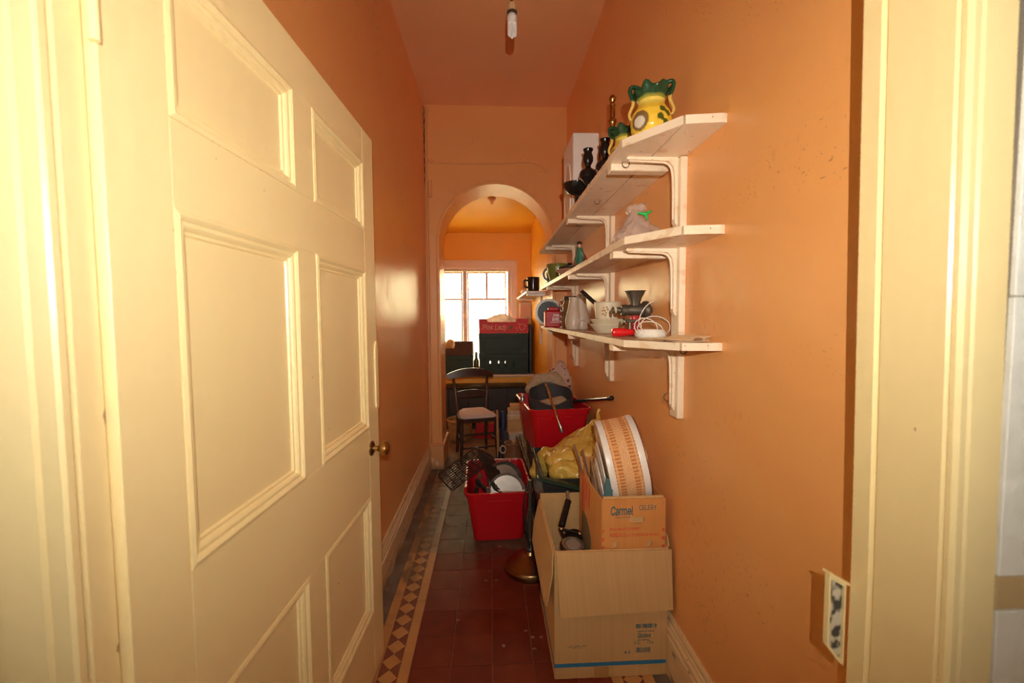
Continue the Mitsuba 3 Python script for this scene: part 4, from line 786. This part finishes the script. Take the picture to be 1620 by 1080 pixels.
oval = []
for t in np.linspace(.22, .72, 13):
    bow = -.030 * math.sin(PI * min(t * 1.2, 1)); y = ey0 + .005 + t * (ey1 - ey0 - .01); top = ez1 + .035 * t; h_ = .075 * math.sqrt(max(1 - ((t - .47) / .26) ** 2, .02)); zc = ez0 + .17
    def xs(z): return ex0 + bow * (1 - .5 * (z - ez0) / (top - ez0))
    oval.append(np.array([(xs(zc - h_) - .0016, y, zc - h_), (xs(zc - h_) + .002, y, zc - h_), (xs(zc + h_) + .002, y, zc + h_), (xs(zc + h_) - .0016, y, zc + h_)]))
mat('print_dark', (.15, .10, .045), .7)
part(add('printed_picture', loft(oval), 'print_dark', parent=kb), 'dark oval print on the side')
# contents of the celery box
k = thing('lampshade', 'drum lampshade with orange woven band and white rims in the celery box', 'lampshade')
R_ = .165; LV = np.cross(Z, LA); LC = np.array((.513, 1.665, .712)); lc = LC - .071 * LA
def drum(prof): return basis(lathe(prof, 72), lc, LV, np.cross(LA, LV))
W_ = .142
add('band', drum([(R_ - .004, .022), (R_, .022), (R_, W_ - .022), (R_ - .004, W_ - .022), (R_ - .004, .022)]), 'weave', 40, parent=k)
for (a, b) in ((0, .023), (W_ - .023, W_)): part(add('rim', drum([(R_ - .006, a), (R_ + .0015, a), (R_ + .003, (a + b) / 2), (R_ + .0015, b), (R_ - .006, b), (R_ - .006, a)]), 'white_box', 35, parent=k), 'white rim band')
add('wire_ring', basis(tube([((R_ - .006) * math.cos(a), (R_ - .006) * math.sin(a), W_ + .006) for a in np.linspace(0, 2 * PI, 60, endpoint=False)], .003, 6, True), lc, LV, np.cross(LA, LV)), 'copper', True, parent=k)
for i, (x, dz, r) in enumerate(((.428, -.05, .125), (.414, -.085, .105))):
    thing1('tea_plate', ('white plate edge leaning on the lampshade', 'smaller white plate leaning left of the lampshade')[i], 'plate', basis(lathe([(0, 0), (r * .7, 0), (r, .008), (r, .011), (r * .7, .004), (0, .004)], 48), (x, 1.665 - .025 * i, .705 + dz), (.12, 1, 0), (-.18, 0, 1)), 'white_box', 35, 'plates in the celery box')
thing1('book', 'teal book standing in the front of the celery box', 'book', basis(bx((0, 0, 0), (.03, .13, .012), .002), (.398, 1.52, .565), (.9, -.35, -.1), (-.18, .25, .9)), 'teal', False)
for i, (x, y, tx, ty, h, m_) in enumerate(((.402, 1.79, -.05, .02, .19, 'brown_paper'), (.412, 1.80, -.02, .02, .165, 'brown_paper'), (.425, 1.78, .02, .04, .15, 'card'), (.40, 1.74, -.03, .03, .15, 'card'))):
    thing1('stick', ('tallest thin brown stick standing at the back of the celery box', 'second thin brown stick standing at the back of the celery box', 'pale wooden stick beside the brown sticks in the celery box', 'short pale stick in front of the brown sticks in the celery box')[i], 'stick', tube([(x, y, .545), (x + tx * .5 + .004, y + ty * .5, .545 + h * .5), (x + tx, y + ty, .545 + h)], [.006, .0055, .004], 8), m_, True, 'sticks in the celery box')
k = thing('straw_bundle', 'bundle of dry straw and twigs in the celery box', 'straw')
for i in range(26):
    a = rng.random() * 2 - 1; x, y = .415 + .02 * rng.random(), 1.66 + .07 * rng.random(); P = [(x, y, .54), (x + a * .012, y + .02 * rng.random(), .62), (min(x + a * .03, .428), y + .05 * rng.random(), .67 + .035 * rng.random())]
    add('stem', tube(P, .0013, 5), 'straw', True, parent=k)
k = thing1('paper_roll', 'rolled brown paper in the celery box', 'paper roll', tube([(.418, 1.70, .53), (.428, 1.735, .68)], .018, 14), 'brown_paper')
k = thing('newspaper_pile', 'pile of yellowed newspapers under the desk lamp in the cardboard box', 'newspapers')
for i in range(9):
    add('newspaper', mv(bx((-.175, -.19, 0), (.175, .19, .026), .006), (.413 + .006 * math.sin(i * 2), 1.663 + .006 * math.cos(i * 3), .0064 + i * .0282), (0, 0, 1.5 * math.sin(i * 1.7))), 'paper', parent=k)
# desk lamp, can
DL = lambda q: np.array(q) + (0, 0, .035)
k = thing('desk_lamp', 'black jointed desk lamp folded up in the open cardboard box', 'lamp')
J = [(.348, 1.83, .50), (.275, 1.70, .375), (.345, 1.66, .365), (.36, 1.60, .345)]
add('arm', tube(DL([(.284, 1.712, .39), (.325, 1.79, .462)]), .0135, 10), 'black_gloss', True, parent=k); add('arm', tube(DL([(.27, 1.63, .34), (.345, 1.60, .355)]), .013, 10), 'black_gloss', True, parent=k)
add('link', tube(DL(spline([(.278, 1.704, .38), (.30, 1.66, .352), (.32, 1.64, .345)], 3)), .005, 8), 'black_gloss', True, parent=k); add('link', tube(DL([(.28, 1.704, .382), (.355, 1.68, .372), (.37, 1.63, .35)]), .005, 8), 'black_gloss', True, parent=k)
part(add('spring', tube([(.325 + .006 * math.cos(i), 1.79 + i * .00045, .462 + i * .0006 + .006 * math.sin(i)) for i in np.arange(0, 48, .5)] + np.array((0, 0, .035)), .0016, 5), 'chrome', True, parent=k), 'coil spring')
for q in ((.28, 1.704, .381), (.352, 1.68, .371), (.345, 1.60, .355)): add('joint', trimesh.creation.icosphere(2, .009).apply_translation(DL(q)), 'chrome', True, parent=k)
add('head', basis(lathe([(0, 0), (.02, 0), (.022, .03), (.035, .05), (.038, .06), (0, .055)], 24), (.345, 1.74, .32), (1, 0, .2), (-.1, 1, .3)), 'black_gloss', 35, parent=k)
k = thing('paint_tin', 'small round grey metal tin lying in the cardboard box', 'tin')
add('body', mv(lathe([(0, 0), (.038, 0), (.04, .004), (.04, .12), (.042, .123), (.042, .127), (.036, .128), (.034, .122), (0, .122)], 36), (.300, 1.60, .296), (10, 2, 0)), 'steel', 35, parent=k); add('lid_dish', mv(lathe([(0, .1225), (.026, .1225), (.027, .126), (.024, .127), (0, .1265)], 30), (.300, 1.60, .296), (10, 2, 0)), 'grey_pan', 35, parent=k)

# ------------------------------------------------------------------ the chair in the archway
k = thing('dining_chair', 'dark wooden chair with pale padded seat standing in the archway', 'chair')
CM = lambda m: mv(m, (-.15, 3.93, .0006), (0, 0, 14))     # front towards -y
sp = Polygon([(-.10, -.12), (.10, -.12), (.075, .09), (-.075, .09)]).buffer(.08, 8)
add('seat_frame', CM(mv(ext(sp, .032), (0, 0, .364))), 'dark_wood', parent=k)
sc_ = []
for (d, z) in ((.016, .395), (.015, .402), (.022, .412), (.045, .426), (.075, .434)):
    q = np.array(sp.buffer(-d).simplify(.0).exterior.coords)
    L = sp.buffer(-d).exterior; sc_.append(np.array([(*L.interpolate(t, True).coords[0], z) for t in np.linspace(0, 1, 48, endpoint=False)]))
part(add('seat', CM(loft(sc_[::1] if np.cross(sc_[0][1] - sc_[0][0], sc_[0][2] - sc_[0][1])[2] > 0 else [s[::-1] for s in sc_])), 'seat', 50, parent=k), 'pale padded seat')
for s in (-1, 1):
    add('leg', CM(tube([(s * .155, -.155, .366), (s * .158, -.16, .2), (s * .165, -.168, 0)], [.017, .017, .011], 12)), 'dark_wood', True, parent=k)
    add('leg', CM(tube([(s * .135, .145, .366), (s * .137, .16, .18), (s * .142, .185, 0)], [.017, .016, .013], 12)), 'dark_wood', True, parent=k)
    bp = [(s * .137, .15, .39), (s * .146, .165, .50), (s * .155, .185, .62)]
    add('back_post', CM(tube(bp, [.016, .015, .014], 12)), 'dark_wood', True, parent=k)
    tw = np.linspace(0, 1, 50); ms = []
    for ph in (0, PI):
        ms.append(tube([(s * (.155 + .01 * t) + .0065 * math.cos(t * 22 + ph), .185 + .03 * t + .0065 * math.sin(t * 22 + ph), .62 + .085 * t) for t in tw], .0075, 8))
    part(add('twist', CM(cat(ms)), 'dark_wood', True, parent=k), 'barley twist section')
tr = []
for t in np.linspace(-1, 1, 25):
    x = t * .225; y = .20 + .02 * t * t; zt_ = .795 - .055 * abs(t) ** 2.2; zb = .715 - .02 * abs(t) ** 2 ; 
    tr.append(np.array([(x, y - .012, zb), (x, y + .012, zb), (x, y + .016, zt_), (x, y - .008, zt_)]))
add('top_rail', CM(loft(tr)), 'dark_wood', 40, parent=k)
mr = []
for t in np.linspace(-1, 1, 17):
    x = t * .146; y = .165; mr.append(np.array([(x, y - .008, .525), (x, y + .008, .525), (x, y + .010, .575 + .02 * (1 - t * t)), (x, y - .006, .575 + .02 * (1 - t * t))]))
add('back_rail', CM(loft(mr)), 'dark_wood', 40, parent=k)
for z in (.13, .25): add('stretcher', CM(tube([(-.16, -.16, z), (.16, -.16, z)], .008, 8)), 'dark_wood', True, parent=k)
for s in (-1, 1): add('stretcher', CM(tube([(s * .16, -.16, .19), (s * .138, .16, .19)], .008, 8)), 'dark_wood', True, parent=k)

# ------------------------------------------------------------------ the scullery: settle, crates, clutter
k = thing('wooden_bench', 'black wooden bench front below the window sill', 'bench')
add('top', bx((-.95, 4.86, .47), (.415, 5.13, .497), .012), 'settle_wood', parent=k)
for i in range(6): add('front_board', bx((-.93 + i * .2225, 4.90, .03), (-.93 + (i + 1) * .2225 - .004, 4.915, .47), .003), 'settle_wood', parent=k)
add('plinth', bx((-.93, 4.915, .0), (.40, 5.12, .47)), 'settle_wood', parent=k)
ZS = .5925
crate('produce_crate', 'lower dark green crate under the red fruit box by the window', (-.142, 5.15, ZS), (.445, 5.54, ZS + .245), 'green_plastic', 'dark green produce crates', (.22, .40, .54, .70))
crate('produce_crate', 'upper dark green crate directly under the red fruit box', (-.142, 5.15, ZS + .2455), (.445, 5.54, ZS + .493), 'green_plastic', 'dark green produce crates')
crate('produce_crate', 'dark green crate on the sill left of the fruit boxes', (-.62, 5.15, ZS), (-.222, 5.54, ZS + .235), 'green_plastic', 'dark green produce crates')
k = thing('bottle', 'amber glass bottle standing between the crates on the sill', 'bottle')
add('body', mv(lathe([(0, 0), (.03, 0), (.033, .01), (.033, .15), (.014, .19), (.013, .24), (0, .24)], 24), (-.183, 5.30, ZS)), 'glass_brown', 35, parent=k); add('cap', mv(lathe([(0, .238), (.016, .238), (.016, .262), (0, .263)], 16), (-.183, 5.30, ZS)), 'white', 35, parent=k)
k = thing('fruit_box', 'red printed apple box on top of the green crates', 'box')
zb = ZS + .4935; hb = .17
add('base', bx((-.14, 5.15, zb), (.45, 5.54, zb + .005)), 'card', parent=k)
fp_ = Polygon([(0, 0), (.59, 0), (.59, hb), (.50, hb), (.485, hb - .035), (.105, hb - .035), (.09, hb), (0, hb)])
mat('fruit_red', (.46, .012, .03), .5)
add('front_panel', basis(ext(fp_, .005), (-.14, 5.155, zb), X, Z), 'fruit_red', parent=k); add('back_panel', bx((-.14, 5.535, zb), (.45, 5.54, zb + hb)), 'fruit_red', parent=k)
for x in (-.14, .445): add('end_panel', bx((x, 5.155, zb), (x + .005, 5.535, zb + hb)), 'fruit_red', parent=k)
mat('gold_print', (.75, .58, .36), .6)
t = np.linspace(0, 2 * PI, 30, endpoint=False)
part(add('lettering', cat(text('Pink Lady', .062, (-.108, 5.1502, zb + .045), X, Z, .28, .0008, width=.30), ), 'gold_print', parent=k), 'pale script lettering')
add('printed_ring', tube([(.375 + .036 * math.cos(a), 5.15, zb + .075 + .036 * math.sin(a)) for a in t], .003, 6, True), 'gold_print', parent=k)
for x, z in ((.305, .06), (.335, .115), (.315, .035), (.415, .08)): add('printed_dot', trimesh.creation.icosphere(1, .007).apply_translation((x, 5.149, zb + z)), 'gold_print', parent=k)
mat('leaf_print', (.04, .16, .04), .6); part(add('leaf', basis(ext(Polygon([(0, 0), (.03, .008), (.055, .045), (.022, .038)]), .001), (.215, 5.15, zb + .045), X, Z), 'leaf_print', parent=k), 'green printed leaf')
m = blob([[(-.05, 5.3, zb + .10, .06), (.25, 5.3, zb + .11, .07), (.12, 5.34, zb + .17, .06), (.2, 5.42, zb + .15, .06)], [(.05, 5.28, zb + .17, .04), (.16, 5.3, zb + .185, .045)]], .02, 6, .045, 14, 2, True); m.vertices[:, 0] = np.clip(m.vertices[:, 0], -.13, .44); m.vertices[:, 1] = np.clip(m.vertices[:, 1], 5.16, 5.53); m.vertices[:, 2] = np.maximum(m.vertices[:, 2], zb + .006)
scene['thin_white'] = {'type': 'principledthin', 'base_color': rgb((.9, .88, .86)), 'roughness': .4, 'diff_trans': 1.2}
thing1('carrier_bag', 'white plastic bag heaped in the red fruit box', 'bag', m, 'thin_white')
k = thing('open_box', 'dark cardboard box with a cut away front on the left green crate', 'box')
mat('dark_card', (.06, .03, .02), .7)
zq = ZS + .2355
add('front_panel', basis(ext(Polygon([(0, 0), (.39, 0), (.39, .145), (.24, .145), (.21, .085), (0, .085)]), .005), (-.615, 5.16, zq), X, Z), 'dark_card', parent=k)
add('sides', cat(bx((-.615, 5.16, zq), (-.225, 5.53, zq + .005)), bx((-.23, 5.16, zq), (-.225, 5.53, zq + .145)), bx((-.615, 5.16, zq), (-.61, 5.53, zq + .09)), bx((-.615, 5.525, zq), (-.225, 5.53, zq + .145))), 'dark_card', parent=k)
thing1('bread_loaf', 'round brown loaf in the dark box on the sill', 'loaf', blob([[(-.52, 5.3, zq + .075, .07), (-.50, 5.34, zq + .13, .055)]], .02, 5, .01, 20, 3), 'straw')
thing1('dark_board', 'tall dark board leaning beside the crates near the right scullery wall', 'board', bx((.462, 5.2, ZS), (.492, 5.50, ZS + .60), .004), 'settle_wood', False)
k = thing('cupboard', 'small painted cupboard on the wall under the far shelf', 'cupboard')
add('case', bx((.365, YW - .10, 1.262), (.518, YW - .001, 1.46), .004), 'sash_paint', parent=k); add('door', bx((.38, YW - .112, 1.275), (.505, YW - .10, 1.44), .003), 'orange', parent=k)
k = thing('wicker_basket', 'round tan wicker basket behind the chair legs', 'basket')
add('bowl', mv(lathe([(0, 0), (.10, 0), (.115, .05), (.13, .22), (.126, .22), (.108, .05), (0, .02)], 40, wob=lambda a, z: 1 + .01 * np.cos(a * 20 + (round(z / .03) % 2) * PI)), (-.33, 4.45, .0006)), 'basket', True, parent=k); add('rim', mv(tube([(.131 * math.cos(a), .131 * math.sin(a), .225) for a in np.linspace(0, 2 * PI, 40, endpoint=False)], .008, 8, True), (-.33, 4.45, .0006)), 'straw', True, parent=k)
thing1('carton', 'red carton on the floor behind the chair', 'carton', bx((-.17, 4.5, .0006), (.06, 4.72, .16), .004), 'red_tin', False)
thing1('carton', 'brown carton on top of the red carton behind the chair', 'carton', bx((-.15, 4.51, .1606), (.03, 4.7, .25), .004), 'card', False)
thing1('carton', 'tan carton on the floor in the archway behind the raised red box', 'carton', bx((.14, 3.74, .0006), (.40, 3.98, .375), .004), 'card', False)
k = thing('paper_bundle', 'tied bundle of papers on the carton in the archway', 'papers')
add('stack', bx((.145, 3.75, .3756), (.26, 3.9, .46), .004), 'paper', parent=k); add('stack', bx((.165, 3.78, .4606), (.255, 3.89, .50), .004), 'card', parent=k); add('string', cat(bx((.176, 3.748, .3756), (.18, 3.749, .46)), bx((.144, 3.748, .415), (.261, 3.749, .419))), 'white', parent=k)
thing1('carton', 'crumpled paper box at the side of the carton in the archway', 'carton', mv(bx((-.06, -.05, 0), (.06, .05, .30), .006), (.20, 3.66, .0006), (0, 0, 12)), 'ceramic', False)
thing1('shopping_bag', 'dark blue bag beside the chair in the archway', 'bag', blob([[(.098, 3.80, .035, .030), (.098, 3.88, .035, .030), (.104, 3.84, .42, .020)]], .02, 5, .012, 20, 4), 'blue_bag')
thing1('wooden_board', 'narrow pale wooden board leaning beside the chair', 'board', basis(bx((0, 0, 0), (.02, .46, .008), .002), (.044, 3.74, .001), (1, .1, 0), (-.01, .12, 1)), 'straw', False)
k = thing('copper_pot', 'round copper pot with ring handle behind the near red box', 'pot')
add('body', mv(lathe([(0, 0), (.055, 0), (.07, .03), (.075, .09), (.065, .15), (.072, .19), (.068, .19), (.06, .15), (.068, .09), (0, .02)], 36), (.172, 3.42, .0806)), 'copper', 35, parent=k)
add('handle', tube([(.098 + .022 * math.cos(a) - .01, 3.40, .222 + .03 * math.sin(a)) for a in np.linspace(0, 2 * PI, 24, endpoint=False)], .006, 8, True), 'ceramic', True, parent=k)
thing1('wooden_block', 'low wooden block under the copper pot', 'block', bx((.09, 3.34, .0006), (.25, 3.5, .08), .004), 'dark_wood', False)
thing1('cloth_heap', 'dark cloth heaped between the copper pot and the carton', 'cloth', blob([[(.09, 3.62, .05, .045), (.10, 3.60, .22, .035)], [(.12, 3.56, .05, .04), (.115, 3.58, .30, .022)]], .02, 6, .02, 18, 5), 'grey_fabric')

for k in [k for k in scene if '__lettering' in k or '__printed_label' in k]: labels.setdefault(k, {})['kind'] = 'stuff'
